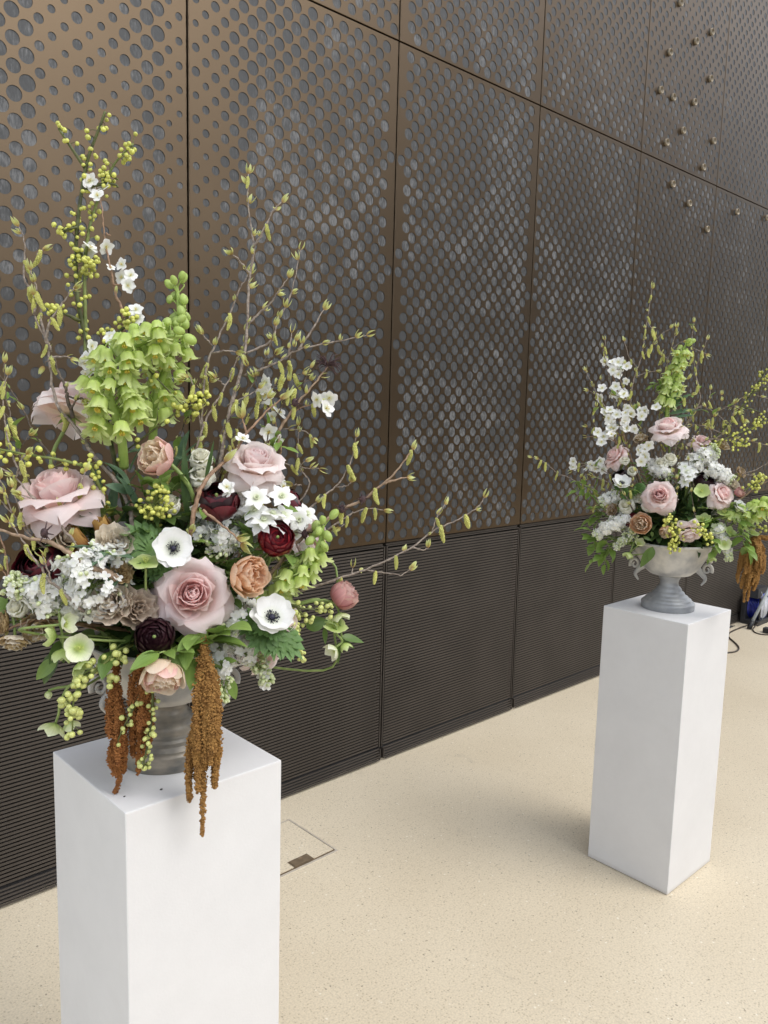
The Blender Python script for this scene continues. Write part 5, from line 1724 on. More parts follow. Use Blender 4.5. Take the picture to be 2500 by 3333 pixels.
strap_leaves("A", [(q('e', 850, 1210, .08), q('e', 985, 1200, .10), .36)], "single round green leaf beside the star florets", mat='leaf_light', name="round_leaf")
foliage("A", [[q('e', 640, 1420, .06), q('e', 560, 1350, .08)], [q('e', 700, 1500, .08), q('e', 620, 1440, .1)], [q('f', 420, 560, .08), q('f', 480, 500, .1)], [q('f', 860, 470, .07), q('f', 960, 420, .08)]], 8, "mixed green leaves between the crimson ranunculus and orange tulip", 'leaf', .050, .22, group="leafy stems in the near arrangement")
foliage("A", [[q('d', 700, 180, .05), q('d', 660, 260, .08)], [q('d', 900, 120, .06), q('d', 960, 40, .07)], [q('d', 560, 400, .05), q('d', 480, 330, .07)]], 8, "dark green leaves behind the brown tulip buds", 'leaf_dark', .060, .24, group="leafy stems in the near arrangement")

paperwhite("A", [q('e', 675, 1115, .12) + ((.8, -.2, .5),), q('e', 870, 1105, .11) + ((.8, .1, .6),), q('e', 730, 1290, .13) + ((.5, -.1, .8),), q('e', 800, 1240, .12) + ((.4, .1, .9),), q('e', 880, 1250, .11) + ((.3, .4, .7),), q('e', 660, 1210, .11) + ((.5, -.4, .6),), q('e', 700, 1310, .12) + ((.6, 0, .5),), q('e', 850, 1330, .11) + ((.4, .3, .5),)],
           "cluster of white star florets above the crimson ranunculus", .052)
paperwhite("A", [q('e', 1000, 1285, .07) + ((.9, .1, .3),), q('e', 1060, 1240, .05) + ((.3, .5, .5),), q('f', 970, 210, .05) + ((.4, .3, .4),)], "three white florets left of the drooping bell spike", .050)

GK = "catkin twigs in the near arrangement"
branch("A", [[(719, 1479, .03), (752, 1319, .02), (781, 1223, .01), (802, 1092, 0), (811, 927, -.01), (826, 805, -.01), (819, 759, -.02), (807, 653, -.02), (809, 565, -.02)],
             [(826, 805, -.01), (853, 759, 0), (887, 691, 0), (916, 657, 0)], [(811, 1054, 0), (840, 1024, 0), (878, 991, .01), (905, 950, .02), (938, 906, .02)], [(811, 890, 0), (781, 851, .01), (756, 827, .02)],
             [(790, 1223, 0), (853, 1202, .02), (891, 1185, .03), (938, 1159, .04), (971, 1138, .05), (1085, 1113, .06), (1191, 1092, .07)], [(940, 1156, .04), (950, 1085, .04)], [(971, 1138, .05), (1020, 1066, .05), (1052, 1010, .05)], [(800, 1150, 0), (878, 1113, -.01), (905, 1040, -.02), (945, 965, -.02), (978, 815, -.03)]],
       "tall grey catkin twig right of the panel joint, reaching highest on the right", 'twig', .0048, .40, 2.3, group=GK, first=.2)
branch("A", [[(651, 1445, .02), (659, 1299, .01), (676, 1180, 0), (714, 1096, -.01), (760, 991, -.02), (786, 932, -.02), (811, 889, -.03)], [(690, 1150, 0), (735, 1142, .01), (765, 1145, .01)], [(690, 1125, 0), (668, 1100, .01), (655, 1085, .01)], [(655, 1400, .02), (624, 1240, .02), (600, 1235, .02)]],
       "slender catkin twig just right of the bell spikes, crossing the panel joint", 'twig', .0034, .8, 1.9, group=GK)
branch("A", [[(652, 1420, .03), (690, 1330, .02), (735, 1255, .01), (790, 1130, 0), (800, 1080, -.01)], [(640, 1350, .02), (600, 1305, .02)], [(735, 1255, .01), (700, 1230, .02)], [(740, 1320, .02), (800, 1290, .03), (840, 1265, .03)]],
       "short forked catkin twig above the cream spray roses", 'twig', .0028, 2.2, 1.6, group=GK)
branch("A", [[(760, 1420, .02), (830, 1330, .01), (890, 1260, 0), (930, 1200, -.01), (965, 1110, -.02)], [(890, 1260, 0), (945, 1225, 0), (985, 1215, 0)], [(860, 1300, 0), (830, 1230, .01)], [(800, 1380, .01), (830, 1320, .03), (870, 1300, .04)]],
       "thin catkin twig behind the brown blossom branch", 'twig_dark', .0026, 2.0, 1.6, group=GK)
branch("A", [[(990, 1616, .0), (978, 1522, .0), (968, 1481, .0), (970, 1433, 0), (974, 1385, 0)], [(925, 1507, .0), (978, 1522, .0), (1038, 1523, .01)], [(922, 1397, 0), (966, 1397, .0), (1000, 1408, 0), (1018, 1425, .01)], [(980, 1515, 0), (993, 1500, .01)], [(982, 1580, 0), (955, 1578, .01)]],
       "upright thin twig right of the pale pink rose", 'twig', .0022, 1.6, 1.6, group=GK)
branch("A", [[(1010, 1650, .01), (1091, 1585, 0), (1127, 1534, 0), (1146, 1486, 0), (1160, 1424, -.01)], [(1095, 1585, 0), (1130, 1580, .01), (1140, 1572, .01)]],
       "arching thin twig with catkins, second from the right edge of the near arrangement", 'twig', .0024, 1.8, 1.0, group=GK)
branch("A", [[(1065, 1895, .06), (1110, 1880, .06), (1191, 1853, .06), (1254, 1826, .06), (1343, 1781, .06), (1406, 1731, .05), (1440, 1712, .05), (1495, 1689, .05), (1554, 1651, .05), (1575, 1621, .05)],
             [(1406, 1731, .05), (1423, 1680, .05), (1448, 1642, .05)], [(1191, 1855, .06), (1263, 1866, .06), (1309, 1870, .06), (1339, 1849, .06)], [(1343, 1781, .06), (1375, 1790, .06), (1395, 1782, .06)], [(1145, 1870, .06), (1148, 1848, .06)]],
       "long catkin twig stretching furthest right over the slats", 'twig', .0028, 1.25, 1.1, group=GK, first=.5)
branch("A", [[(1074, 1720, .04), (1134, 1679, .04), (1159, 1665, .04), (1200, 1655, .04), (1248, 1660, .04)], [(1134, 1700, .04), (1110, 1715, .04)]],
       "short drooping catkin twig just above the slats at right", 'twig', .0020, 3.2, .6, group=GK)
branch("A", [[q('f', 730, 560, .06), q('f', 1000, 265, .07), q('f', 1150, 145, .08), q('e', 1320, 1210, .08), q('e', 1470, 1140, .08), (1250, 1573, .08), (1300, 1520, .08), (1341, 1462, .07)], [(1250, 1573, .08), (1290, 1560, .08), (1325, 1555, .08)]],
       "thick tan stem with plum-dark knots and catkins rising to the right", 'twig_tan', .0052, 1.5, .5, group=GK, first=.45, tipbud=True,
       name="catkin_branch")
# left side
branch("A", [[(439, 1741, .08), (422, 1656, .07), (380, 1572, .06), (304, 1483, .05), (270, 1424, .04), (238, 1382, .03), (198, 1338, .03), (179, 1296, .02), (167, 1228, .01), (158, 1150, 0), (157, 1134, 0), (145, 1098, 0), (113, 1025, 0), (110, 960, 0)],
             [(166, 1146, 0), (135, 1050, 0), (130, 977, -.01), (82, 917, -.01), (80, 845, -.02), (80, 784, -.02), (60, 739, -.02)], [(150, 1110, 0), (160, 1050, .01), (205, 985, .01), (240, 938, .01)], [(165, 1162, 0), (230, 1163, .01)], [(120, 830, -.01), (138, 812, -.01)], [(113, 1025, 0), (118, 940, 0), (100, 880, 0)]],
       "long grey catkin twig at upper left crossing in front of the rose seen from behind", 'twig', .0052, 1.5, 1.0, group=GK, first=.6)
branch("A", [[(238, 1361, .03), (219, 1298, .03), (211, 1255, .03), (188, 1205, .02), (175, 1167, .02), (140, 1190, .02)], [(230, 1330, .035), (262, 1295, .05), (290, 1320, .05)], [(222, 1290, .03), (265, 1300, .05), (300, 1310, .05), (330, 1315, .05)]],
       "dark knotted twig over the rose seen from behind", 'twig_dark', .0036, .8, .6, group=GK, rootit=False)
branch("A", [[(245, 1770, .12), (211, 1728, .12), (181, 1686, .11), (110, 1623, .10), (51, 1555, .09), (0, 1521, .08), (-40, 1490, .08)], [(68, 1545, .08), (42, 1487, .07), (25, 1424, .06), (13, 1340, .05), (8, 1276, .05), (25, 1222, .05)], [(211, 1690, .12), (195, 1660, .12), (255, 1590, .11), (278, 1535, .10)], [(205, 1650, .12), (245, 1653, .12)], [(51, 1555, .09), (70, 1500, .1), (85, 1478, .1)], [(110, 1623, .1), (70, 1610, .11)]],
       "grey catkin twig crossing in front of the wide blush rose", 'twig', .0036, 2.2, .7, group=GK, first=.2)
branch("A", [[(203, 1547, .04), (165, 1479, .03), (122, 1428, .02), (84, 1352, .01), (46, 1285, .0), (0, 1222, 0), (-30, 1180, 0)]],
       "dark thin twig with small fresh leaf tufts at the left edge", 'twig_dark', .0026, .2, 1.4, group=GK, leaves=2.6, first=.2)
branch("A", [[(130, 1770, .1), (60, 1690, .1), (10, 1640, .09), (-30, 1600, .09)], [(40, 1670, .1), (15, 1600, .1), (0, 1560, .1)], [(100, 1735, .1), (80, 1700, .11), (40, 1590, .1)]],
       "thin catkin twig leaving the frame at left below the wide blush rose", 'twig', .0024, 2.6, .8, group=GK)
branch("A", [[(275, 1990, .17), (237, 1958, .18), (190, 1912, .18), (155, 1886, .18), (135, 1848, .18), (105, 1810, .17), (67, 1747, .16), (30, 1700, .15)], [(165, 1890, .18), (150, 1840, .19), (140, 1812, .19)]],
       "catkin twig lying over the white lilac at left", 'twig', .0030, 1.6, .8, group=GK, rootit=False)
branch("A", [[(380, 1885, .185), (359, 1869, .18), (295, 1844, .18), (236, 1806, .18), (160, 1764, .17), (84, 1751, .16), (0, 1724, .15), (-60, 1700, .14)]],
       "thick smooth tan branch crossing the white lilac at left", 'twig_tan', .0062, 0, .15, name="bare_branch", group="bare branches in the near arrangement", rootit=False, tipbud=False,
       extra=[])
branch("A", [[(150, 2020, .13), (63, 2034, .13), (0, 2060, .12), (-50, 2085, .12)], [(90, 2030, .13), (60, 2000, .12)]],
       "brown stem leaving the frame at lower left by the dry flowers", 'twig_red', .0040, .3, .2, name="bare_branch", group="bare branches in the near arrangement", tipbud=False)
branch("A", [[(63, 1990, .1), (20, 1800, .09), (-20, 1700, .08)], [(40, 1900, .1), (10, 1860, .1)]],
       "reddish twig with a green bud at the left edge beside the burgundy ranunculus", 'twig_red', .0028, .6, .8, name="bare_branch", group="bare branches in the near arrangement")

# blossom branches
GX = "blossom branches in the near arrangement"
branch("A", [[(400, 1500, .0), (401, 1060, -.02), (376, 954, -.03), (359, 870, -.03), (342, 785, -.04), (335, 701, -.04), (318, 590, -.05)], [(344, 812, -.04), (324, 810, -.04)], [(345, 760, -.04), (360, 768, -.04)], [(368, 925, -.03), (395, 928, -.03)], [(397, 1035, -.02), (430, 1010, -.02)]],
       "tall red-brown blossom branch at upper left between the berry stem and bell spikes", 'twig_red', .0040, 0, .5, name="blossom_branch", group=GX, tipbud=False,
       blossoms=[(295, 590, -.04, .030, 2), (340, 612, -.04, .028, 2), (292, 808, -.03, .030, 3), (360, 872, -.03, .018, 1), (398, 862, -.03, .026, 2), (415, 930, -.02, .028, 3), (443, 1010, -.01, .028, 2), (445, 1040, -.01, .024, 1), (280, 1165, 0, .026, 2), (310, 1165, 0, .026, 2), (362, 1098, .01, .028, 3), (380, 1120, .01, .022, 1), (280, 1215, 0, .02, 2)])
branch("A", [[(613, 1760, .13), (634, 1656, .13), (660, 1580, .12), (700, 1530, .10), (761, 1475, .08), (803, 1412, .06), (866, 1340, .04), (915, 1300, .03)], [(660, 1660, .13), (710, 1700, .14), (755, 1735, .15), (785, 1770, .15)], [(640, 1600, .12), (730, 1500, .1)], [(803, 1412, .06), (790, 1365, .05)]],
       "stout brown branch with swollen green buds rising from the upright anemone", 'twig_red', .0058, 0, .5, name="blossom_branch", group=GX, bud_s=.030, first=.2,
       blossoms=[(790, 1430, .07, .030, 1), (738, 1587, .12, .03, 2)])
branch("A", [[(900, 1500, .02), (905, 1405, .01), (950, 1345, .02), (1030, 1310, .02)], [(880, 1450, .02), (870, 1330, .0), (865, 1260, 0)], [(905, 1405, .01), (890, 1345, 0)]],
       "orange-brown blossom twig ending in two white blossoms at upper right", 'twig_red', .0028, .4, .8, name="blossom_branch", group=GX,
       blossoms=[(1035, 1300, .03, .034, 2), (1060, 1330, .03, .036, 1), (868, 1245, .01, .034, 2), (865, 1285, .01, .040, 1), (905, 1345, .02, .036, 1), (890, 1360, .02, .024, 2), (872, 1405, .03, .036, 1), (900, 1435, .03, .03, 1), (900, 1560, .03, .03, 2), (645, 1660, .1, .03, 1)])
branch("A", [[(885, 1480, .03), (910, 1400, .03), (955, 1331, .03), (1014, 1260, .03), (1066, 1192, .02)], [(955, 1331, .03), (965, 1305, .04)]],
       "thick tan branch with plum-dark seedheads at its tip, upper right", 'twig_tan', .0056, .2, .5, name="seedhead_branch", group="bare branches in the near arrangement", tipbud=False)
for (px, py, ln, lab) in ((1047, 1180, -1, "dark plum seedhead on the tan branch tip at upper right, left half"), (1092, 1188, 1, "dark plum seedhead on the tan branch tip at upper right, right half")):
    b = MB(); r_ = random.Random(px)
    p0 = A(1066, 1190, .02)
    for i in range(26):
        dv = D(r_.gauss(0, .5), ln * r_.uniform(.3, 1.3), r_.gauss(.1, .35))
        Lh = r_.uniform(.014, .034)
        b.add(*tube(smooth_path([p0, p0 + dv * Lh * .6 + np.array([0, 0, .004]), p0 + dv * Lh + np.array([0, 0, r_.uniform(-.008, .006)])], 3), .0013, .0006, 4))
    tag(put("seedhead", b.build("seedhead", M['seed'], False)), lab, "seedhead", "plum seedheads")
for (px, py, d, lab) in ((144, 1735, .165, "dark plum seedhead on the thick tan branch at left"), (960, 1310, .04, "small dark plum seedhead midway up the tan branch"), (1113, 1657, .085, "dark plum knot on the rising tan stem at right"), (1180, 1625, .085, "dark plum knot nearer the tip of the rising tan stem"), (992, 1738, .08, "dark plum seedhead in front of the small pale rose at right")):
    b = MB(); r_ = random.Random(int(px))
    p0 = A(px, py, d)
    b.xadd(ball(.0065, 8, 6, (1, 1, 1.3)), T(*p0))
    for i in range(9):
        dv = D(r_.gauss(0, .6), r_.gauss(0, .8), r_.gauss(.3, .7))
        b.add(*tube([p0, p0 + dv * r_.uniform(.012, .022)], .0018, .0007, 4))
    tag(put("seedhead", b.build("seedhead", M['seed'])), lab, "seedhead", "plum seedheads")

# berry sprays
GY = "berry sprays in the near arrangement"
berries("A", [[(420, 1700, .02), (330, 1300, .0), (295, 1199, -.02), (274, 1080, -.03), (253, 975, -.03), (247, 849, -.04), (253, 722, -.04), (274, 574, -.05), (295, 490, -.05), (325, 414, -.05), (342, 363, -.05)], [(276, 545, -.05), (245, 500, -.05), (205, 440, -.05), (190, 418, -.05)], [(274, 620, -.05), (310, 603, -.04), (370, 600, -.04), (385, 610, -.04)], [(253, 740, -.04), (225, 745, -.03), (200, 760, -.03)], [(265, 830, -.04), (240, 800, -.03)], [(262, 1046, -.03), (222, 1026, -.02), (190, 1015, -.02)], [(300, 1165, -.01), (350, 1110, 0), (400, 1070, 0), (420, 1060, 0)]],
        4.2, "tall olive berry stem reaching highest at upper left", [(200, 750, -.03, 9, .020), (170, 1020, -.02, 13, .022), (415, 1045, 0, 22, .026), (345, 1085, 0, 6, .014)], 'green_stem_dark', r0=.0055, group=GY, rootit=True, first=.5)
berries("A", [[(278, 1180, -.02), (278, 1080, -.03), (276, 890, -.04), (287, 764, -.04), (312, 671, -.05), (350, 578, -.05), (380, 524, -.05), (434, 468, -.05)], [(312, 671, -.05), (300, 660, -.05)], [(360, 570, -.05), (385, 585, -.04)]],
        5.0, "second olive berry stem beside the tall one, with a dense cluster", [(280, 862, -.03, 34, .030), (343, 575, -.04, 14, .022), (432, 478, -.04, 5, .012), (405, 505, -.04, 5, .012)], 'green_stem', r0=.0036, group=GY, first=.3)
berries("A", [[(300, 1530, .08), (287, 1521, .08), (181, 1494, .08), (105, 1483, .08), (0, 1462, .07), (-60, 1440, .07)]], 5.0, "olive berry stem leaving the frame at left above the wide blush rose", [], 'green_stem', r0=.0036, group=GY, rootit=True, first=.3, size=.0044)
berries("A", [[(500, 1750, .06), (502, 1690, .08), (510, 1650, .09)]], 1, "dense olive berry cluster left of the cream spray roses", [(505, 1640, .10, 34, .036), (540, 1665, .10, 14, .022), (480, 1660, .10, 10, .018)], 'green_stem', group=GY, rootit=True, first=.8)
berries("A", [[(640, 1320, .02), (600, 1325, .03), (570, 1345, .03), (420, 1460, .03), (390, 1480, .03)], [(480, 1200, .03), (590, 1315, .03)]], 2.5, "olive berry spray at the panel joint, right of the bell spikes", [(650, 1302, .03, 26, .026), (588, 1335, .03, 9, .016), (635, 1345, .03, 4, .01)], 'green_stem_dark', group=GY, size=.0044)
berries("A", [[(400, 2110, .16), (350, 2150, .17), (295, 2200, .17), (253, 2240, .17), (237, 2300, .17), (236, 2380, .17)], [(320, 2180, .17), (345, 2200, .17), (365, 2215, .17)]], 3.2, "pale berry trail hanging at lower left past the urn handle", [(385, 2135, .17, 9, .020), (302, 2160, .165, 5, .016), (250, 2220, .17, 9, .016), (218, 2280, .17, 6, .014), (370, 2210, .17, 6, .014), (245, 2330, .17, 7, .014), (232, 2395, .17, 3, .01)], 'green_stem', 'berry_pale', r0=.0034, size=.0054, group=GY, rootit=True, first=.4)
berries("A", [[(470, 2225, .17), (465, 2242, .17), (436, 2302, .175), (409, 2355, .175), (383, 2411, .175)]], 8, "berry strand hanging over the two left rust tassels", [], 'green_stem_dark', 'berry_pale', size=.0042, group=GY, ped=.010)
berries("A", [[(497, 2225, .175), (497, 2302, .18), (489, 2375, .18), (475, 2448, .185), (465, 2504, .185)]], 10, "berry strand hanging straight down in front of the urn foot", [(485, 2385, .18, 8, .016), (470, 2490, .185, 6, .014)], 'green_stem_dark', 'berry_pale', size=.0043, group=GY, ped=.011)
berries("A", [[q('f', 860, 720, .1), q('f', 980, 770, .1), q('f', 1100, 790, .1), q('f', 1230, 790, .095)], [q('f', 980, 770, .1), q('f', 1040, 840, .1), q('f', 1060, 880, .1)], [q('f', 900, 800, .1), q('f', 960, 930, .1), q('f', 980, 960, .1)]], 6.5, "pale berry spray between the tilted anemone and dusky pink tulip", [(1000, 2010, .1, 9, .018), (1060, 1985, .1, 8, .018), (968, 2045, .1, 6, .014)], 'green_stem_dark', 'berry_pale', size=.0044, group=GY, ped=.012)
berries("A", [[q('f', 820, 1060, .11), q('f', 900, 1090, .11), q('f', 960, 1120, .11), q('f', 1040, 1150, .11)]], 4, "pale berry spray low at right, below the tilted anemone", [(935, 2108, .11, 10, .018), (975, 2135, .11, 12, .018), (960, 2055, .1, 7, .014)], 'green_stem_dark', 'berry_pale', size=.0043, group=GY, ped=.012)

# tassels
GZ = "rust amaranth tassels on the near urn"
tassel("A", [q('u', 385, 300, .135), q('u', 385, 600, .15), q('u', 400, 1000, .152), q('u', 405, 1300, .15), q('u', 415, 1480, .148), q('u', 375, 1600, .145)], .034, 11, "slim rust tassel touching the plinth top at left", 'amar', GZ)
tassel("A", [q('u', 650, 250, .150), q('u', 640, 500, .155), q('u', 630, 800, .155), q('u', 610, 1100, .15), q('u', 605, 1410, .14)], .046, 12, "rust tassel in front of the urn bowl, behind the berry strands", 'amar', GZ)
tassel("A", [q('u', 1240, 110, .19), q('u', 1250, 400, .20), q('u', 1250, 800, .205), q('u', 1245, 1200, .205), q('u', 1240, 1600, .205), q('u', 1232, 2020, .205)], .062, 22, "longest golden-brown tassel hanging past the plinth's top edge", 'amar_gold', GZ)
for (px, py, s, lab) in ((525, 2569, .0022, "tiny dark crumb on the near plinth top in front of the urn"), (405, 2592, .0016, "tiniest dark speck on the near plinth top beside the slim tassel")):
    b = MB(); b.xadd(ball(1, 6, 5, (1.4, .8, .6)), T(*(U0 := CAM + ((px - 1250) / FPX * RIGHT + (py - 1666.5) / FPX * DOWN + FWD) * ((.9695 - CAM[2]) / ((px - 1250) / FPX * RIGHT + (py - 1666.5) / FPX * DOWN + FWD)[2]))) @ Matrix.Scale(s, 4))
    tag(put("crumb", b.build("crumb", M['crumb'])), lab, "crumb")

# feathery leaves of the anemones and a few more small sprigs that close the gaps
def sprig(key, spots, label, size=.07, group="feathery leaves"):
    root = empty("feathery_leaves", T(*at(key, *spots[0][:3])), label, "leaves", group)
    r_ = random.Random(nxt())
    for (px, py, d, ca, ri, up) in spots:
        wobj("leaf", ruff_mesh(), root, aim(at(key, px, py, d), dirv(key, ca, ri, up), dirv(key, .8, r_.uniform(-.4, .4), .6), size * r_.uniform(.8, 1.2)))
    return root
sprig("A", [q('d', 1200, 330, .12) + (.2, -.9, .3), q('d', 1220, 380, .12) + (.3, -.8, -.3), q('d', 1240, 400, .12) + (.4, -.4, -.8), q('d', 1180, 300, .11) + (.1, -.7, .7)], "feathery green leaves left of the upright white anemone")
sprig("A", [q('f', 730, 900, .13) + (.4, -.7, .3), q('f', 760, 930, .14) + (.5, -.4, -.6), q('f', 780, 950, .14) + (.5, .1, -.9), q('f', 820, 970, .13) + (.4, .6, -.5), q('f', 700, 880, .13) + (.3, -.9, -.1)], "feathery green leaves under the tilted white anemone", .085)
foliage("A", [[q('c', 1200, 1080, .04), q('c', 1250, 1010, .07)], [q('c', 1120, 1100, .04), q('c', 1080, 980, .07)], [q('c', 1400, 1150, .05), q('c', 1420, 1060, .07)]], 9, "small bright leaves under the peach tulip", 'leaf_light', .036, .26, group="leafy stems in the near arrangement")
foliage("A", [[q('c', 640, 1330, .04), q('c', 700, 1240, .06)], [q('c', 760, 1350, .05), q('c', 850, 1230, .07)]], 9, "small bright leaves around the brown tulip buds", 'leaf_light', .040, .26, group="leafy stems in the near arrangement")
foliage("A", [[q('e', 300, 1280, .08), q('e', 250, 1200, .10)], [q('e', 560, 1420, .08), q('e', 600, 1300, .10)], [q('e', 460, 1500, .1), q('e', 300, 1460, .11)]], 9, "small bright leaves among the middle white lilac", 'leaf_light', .036, .24, group="leafy stems in the near arrangement")
foliage("A", [[q('f', 440, 620, .11), q('f', 400, 520, .12)], [q('f', 500, 700, .12), q('f', 420, 760, .14)], [q('f', 900, 640, .07), q('f', 960, 560, .08)]], 9, "small leaves right of the largest blush rose", 'leaf', .040, .24, group="leafy stems in the near arrangement")
foliage("A", [[q('e', 760, 780, .02), q('e', 840, 720, .03), q('e', 900, 730, .04)], [q('e', 700, 620, .02), q('e', 760, 560, .03)]], 7, "fresh leaf tufts above the pale pink rose at upper right", 'leaf_light', .032, .22, group="leafy stems in the near arrangement")
lilac("A", [q('e', 300, 1330, .05), q('e', 250, 1400, .09), q('e', 230, 1460, .1)], .026, .018, 40, "small white lilac tuft right behind the upright anemone", green=.1, group=GL)
lilac("A", [q('f', 860, 560, .03), q('f', 700, 1020, .10), q('f', 620, 1060, .11)], .024, .018, 50, "white lilac florets under the tilted anemone's feathery leaves", green=.2, group=GL)

branch("A", [[(720, 1420, .03), (775, 1330, .02), (850, 1200, .01), (880, 1120, .0), (892, 1060, 0)], [(830, 1235, .01), (800, 1180, .01)], [(860, 1180, .01), (900, 1150, .01)]], "wiry thin twig between the two tallest twigs at right", 'twig_dark', .0022, .6, 2.4, group=GK, leaves=.8)
branch("A", [[(840, 1500, .03), (880, 1400, .03), (935, 1300, .02), (985, 1250, .02), (1040, 1225, .02)], [(935, 1300, .02), (940, 1240, .02)], [(985, 1250, .02), (1010, 1200, .02)]], "wiry thin twig beside the tan seedhead branch", 'twig_dark', .0020, .6, 2.4, group=GK, leaves=.8)
branch("A", [[(560, 1500, .0), (600, 1380, -.01), (640, 1290, -.02), (680, 1240, -.02)], [(610, 1360, -.01), (650, 1330, -.01)], [(640, 1290, -.02), (625, 1240, -.02)]], "wiry thin twig right behind the peach tulip", 'twig_dark', .0020, .5, 2.0, group=GK, leaves=.8)
branch("A", [[(150, 1640, .05), (95, 1560, .05), (60, 1460, .04), (40, 1370, .04), (20, 1290, .03), (15, 1180, .03)], [(60, 1460, .04), (95, 1420, .04)], [(40, 1370, .04), (10, 1340, .04)]], "wiry twig with bright leaf tufts near the left edge above the burgundy ranunculus", 'twig_dark', .0022, 1.0, 1.6, group=GK, leaves=1.6)
foliage("A", [[q('d', 980, 640, .1), q('d', 1080, 600, .12)], [q('d', 1040, 540, .09), q('d', 1120, 560, .11)], [q('d', 1000, 900, .12), q('d', 960, 820, .13)]], 9, "small leaves left of the largest blush rose", 'leaf', .038, .26, group="leafy stems in the near arrangement")
foliage("A", [[q('f', 420, 480, .08), q('f', 380, 420, .1)], [q('f', 640, 360, .08), q('f', 620, 300, .1)], [q('e', 880, 1560, .08), q('e', 960, 1560, .09)]], 9, "small leaves around the orange-peach tulip", 'leaf_light', .036, .26, group="leafy stems in the near arrangement")
lilac("A", [q('e', 620, 1380, .06), q('e', 560, 1460, .09), q('e', 540, 1520, .1)], .024, .016, 40, "white lilac tuft above the orange-peach tulip", green=.15, group=GL)
lilac("A", [q('d', 420, 700, .13), q('d', 350, 760, .15), q('d', 330, 800, .15)], .030, .018, 60, "white lilac tuft under the long lilac at left", green=.1, group=GL)
# ================================================================ FAR ARRANGEMENT (B)
B_ = lambda *p: at('B', *p)
E_ = lambda a, b, c: dirv('B', a, b, c)
filler('B', 560, .13, .11, 1.28, "dark leaves packed between the flowers of the far urn")
FRm = "roses in the far arrangement"
rose("B", B_(*q('h', 880, 480, .14)), E_(.9, -.02, .35), 0.111, "largest pink rose facing front in the middle of the far arrangement", 'rose_core', 'rose_mauve', group=FRm)
rose("B", B_(*q('g', 985, 1050, .06)), E_(.45, -.1, .85), 0.111, "pink rose at the top of the far arrangement, under the bell spike", 'rose_core', 'rose_pale', 1.1, group=FRm)
rose("B", B_(*q('h', 575, 200, .05)), E_(.45, -.6, .5), 0.086, "pink rose at upper left of the far arrangement, above the dark ranunculus", 'rose_core', 'rose', group=FRm)
rose("B", B_(*q('h', 1180, 110, .0)), E_(.3, .25, .75), 0.078, "pink rose at upper right of the far arrangement above the white lilac", 'rose_core', 'rose', group=FRm)
rose("B", B_(*q('h', 1300, 470, .08)), E_(.5, .6, .4), 0.094, "pink rose at right beside the pink tulip of the far arrangement", 'rose_core', 'rose_mauve', group=FRm)
rose("B", B_(*q('h', 1090, 720, .15)), E_(.55, .15, -.55), 0.082, "mauve-pink rose hanging over the far urn's rim", 'rose_mauve', 'rose_mauve', group=FRm)
FT = "tulips in the far arrangement"
tulip("B", B_(*q('h', 750, 680, .15)), E_(.9, -.1, .2), 0.074, "peach tulip open to the front above the far urn's left rim", 'apricot', 'peach', group=FT, mid='peach')
tulip("B", B_(*q('h', 1430, 460, .05)), E_(.5, .55, .4), 0.049, "pink tulip at the right of the far arrangement", 'tulip_pink', 'tulip_rose', True, group=FT)
tulip("B", B_(*q('h', 930, 710, .14)), E_(.6, .0, -.4), 0.049, "small peach tulip half hidden behind the berry spray of the far urn", 'apricot', 'peach', group=FT)
FN = "ranunculus in the far arrangement"
ranunculus("B", B_(*q('h', 585, 320, .08)), E_(.4, -.4, .75), .064, "near-black ranunculus at left of the far arrangement behind the white anemone", 'blackred', group=FN)
ranunculus("B", B_(*q('h', 1215, 355, .08)), E_(.6, .2, .6), .072, "near-black ranunculus right of the largest far rose", 'blackred', group=FN)
ranunculus("B", B_(*q('h', 660, 640, .12)), E_(.7, -.4, .3), .054, "burgundy ranunculus half behind the open peach tulip", 'burgundy', group=FN)
FA = "anemones in the far arrangement"
anemone("B", B_(*q('h', 605, 385, .12)), E_(.55, .1, .7), .062, "cupped white anemone at left of the far arrangement", FA, .75, ruff=True)
anemone("B", B_(*q('h', 1460, 570, .08)), E_(.3, .4, .75), .062, "white anemone seen from the side at right of the far arrangement", FA, .6, ruff=True)
FC = "cream spray roses in the far arrangement"
for (x, y, d, s, dv, lab) in ((890, 245, .07, .058, (.7, -.2, .6), "cream spray rose above the largest far rose, left of a pair"), (950, 215, .06, .060, (.6, .2, .7), "cream spray rose above the largest far rose, right of a pair"),
                              (680, 295, .09, .044, (.7, .1, .5), "small cream spray rose right of the left dark ranunculus"), (625, 220, .08, .046, (.5, .1, .7), "cream spray rose in front of the upper left pink rose"),
                              (640, 545, .11, .070, (.7, -.2, .5), "largest cream spray rose, above the open peach tulip"), (725, 490, .09, .052, (.6, .1, .6), "cream spray rose left of the largest far rose"),
                              (800, 545, .13, .060, (.7, .0, .2), "cream spray rose tucked under the largest far rose"), (860, 1000, .02, .040, (.5, 0, .7), None)):
    if lab:
        rose("B", B_(*q('h', x, y, d)), E_(*dv), s * .84, lab, 'cream', 'cream', .65, group=FC, name="spray_rose")
FL = "lilacs in the far arrangement"
lilac("B", [q('h', 640, 650, .10), q('h', 540, 680, .13), q('h', 470, 720, .13), q('h', 415, 770, .13)], .036, .016, 210, "white lilac panicle pointing down left of the far urn", .011, .12, True, FL)
lilac("B", [q('h', 700, 730, .13), q('h', 620, 790, .14), q('h', 560, 850, .14)], .022, .010, 90, "greenish lilac panicle hanging at the far urn's left rim", .011, 1.0, True, FL)
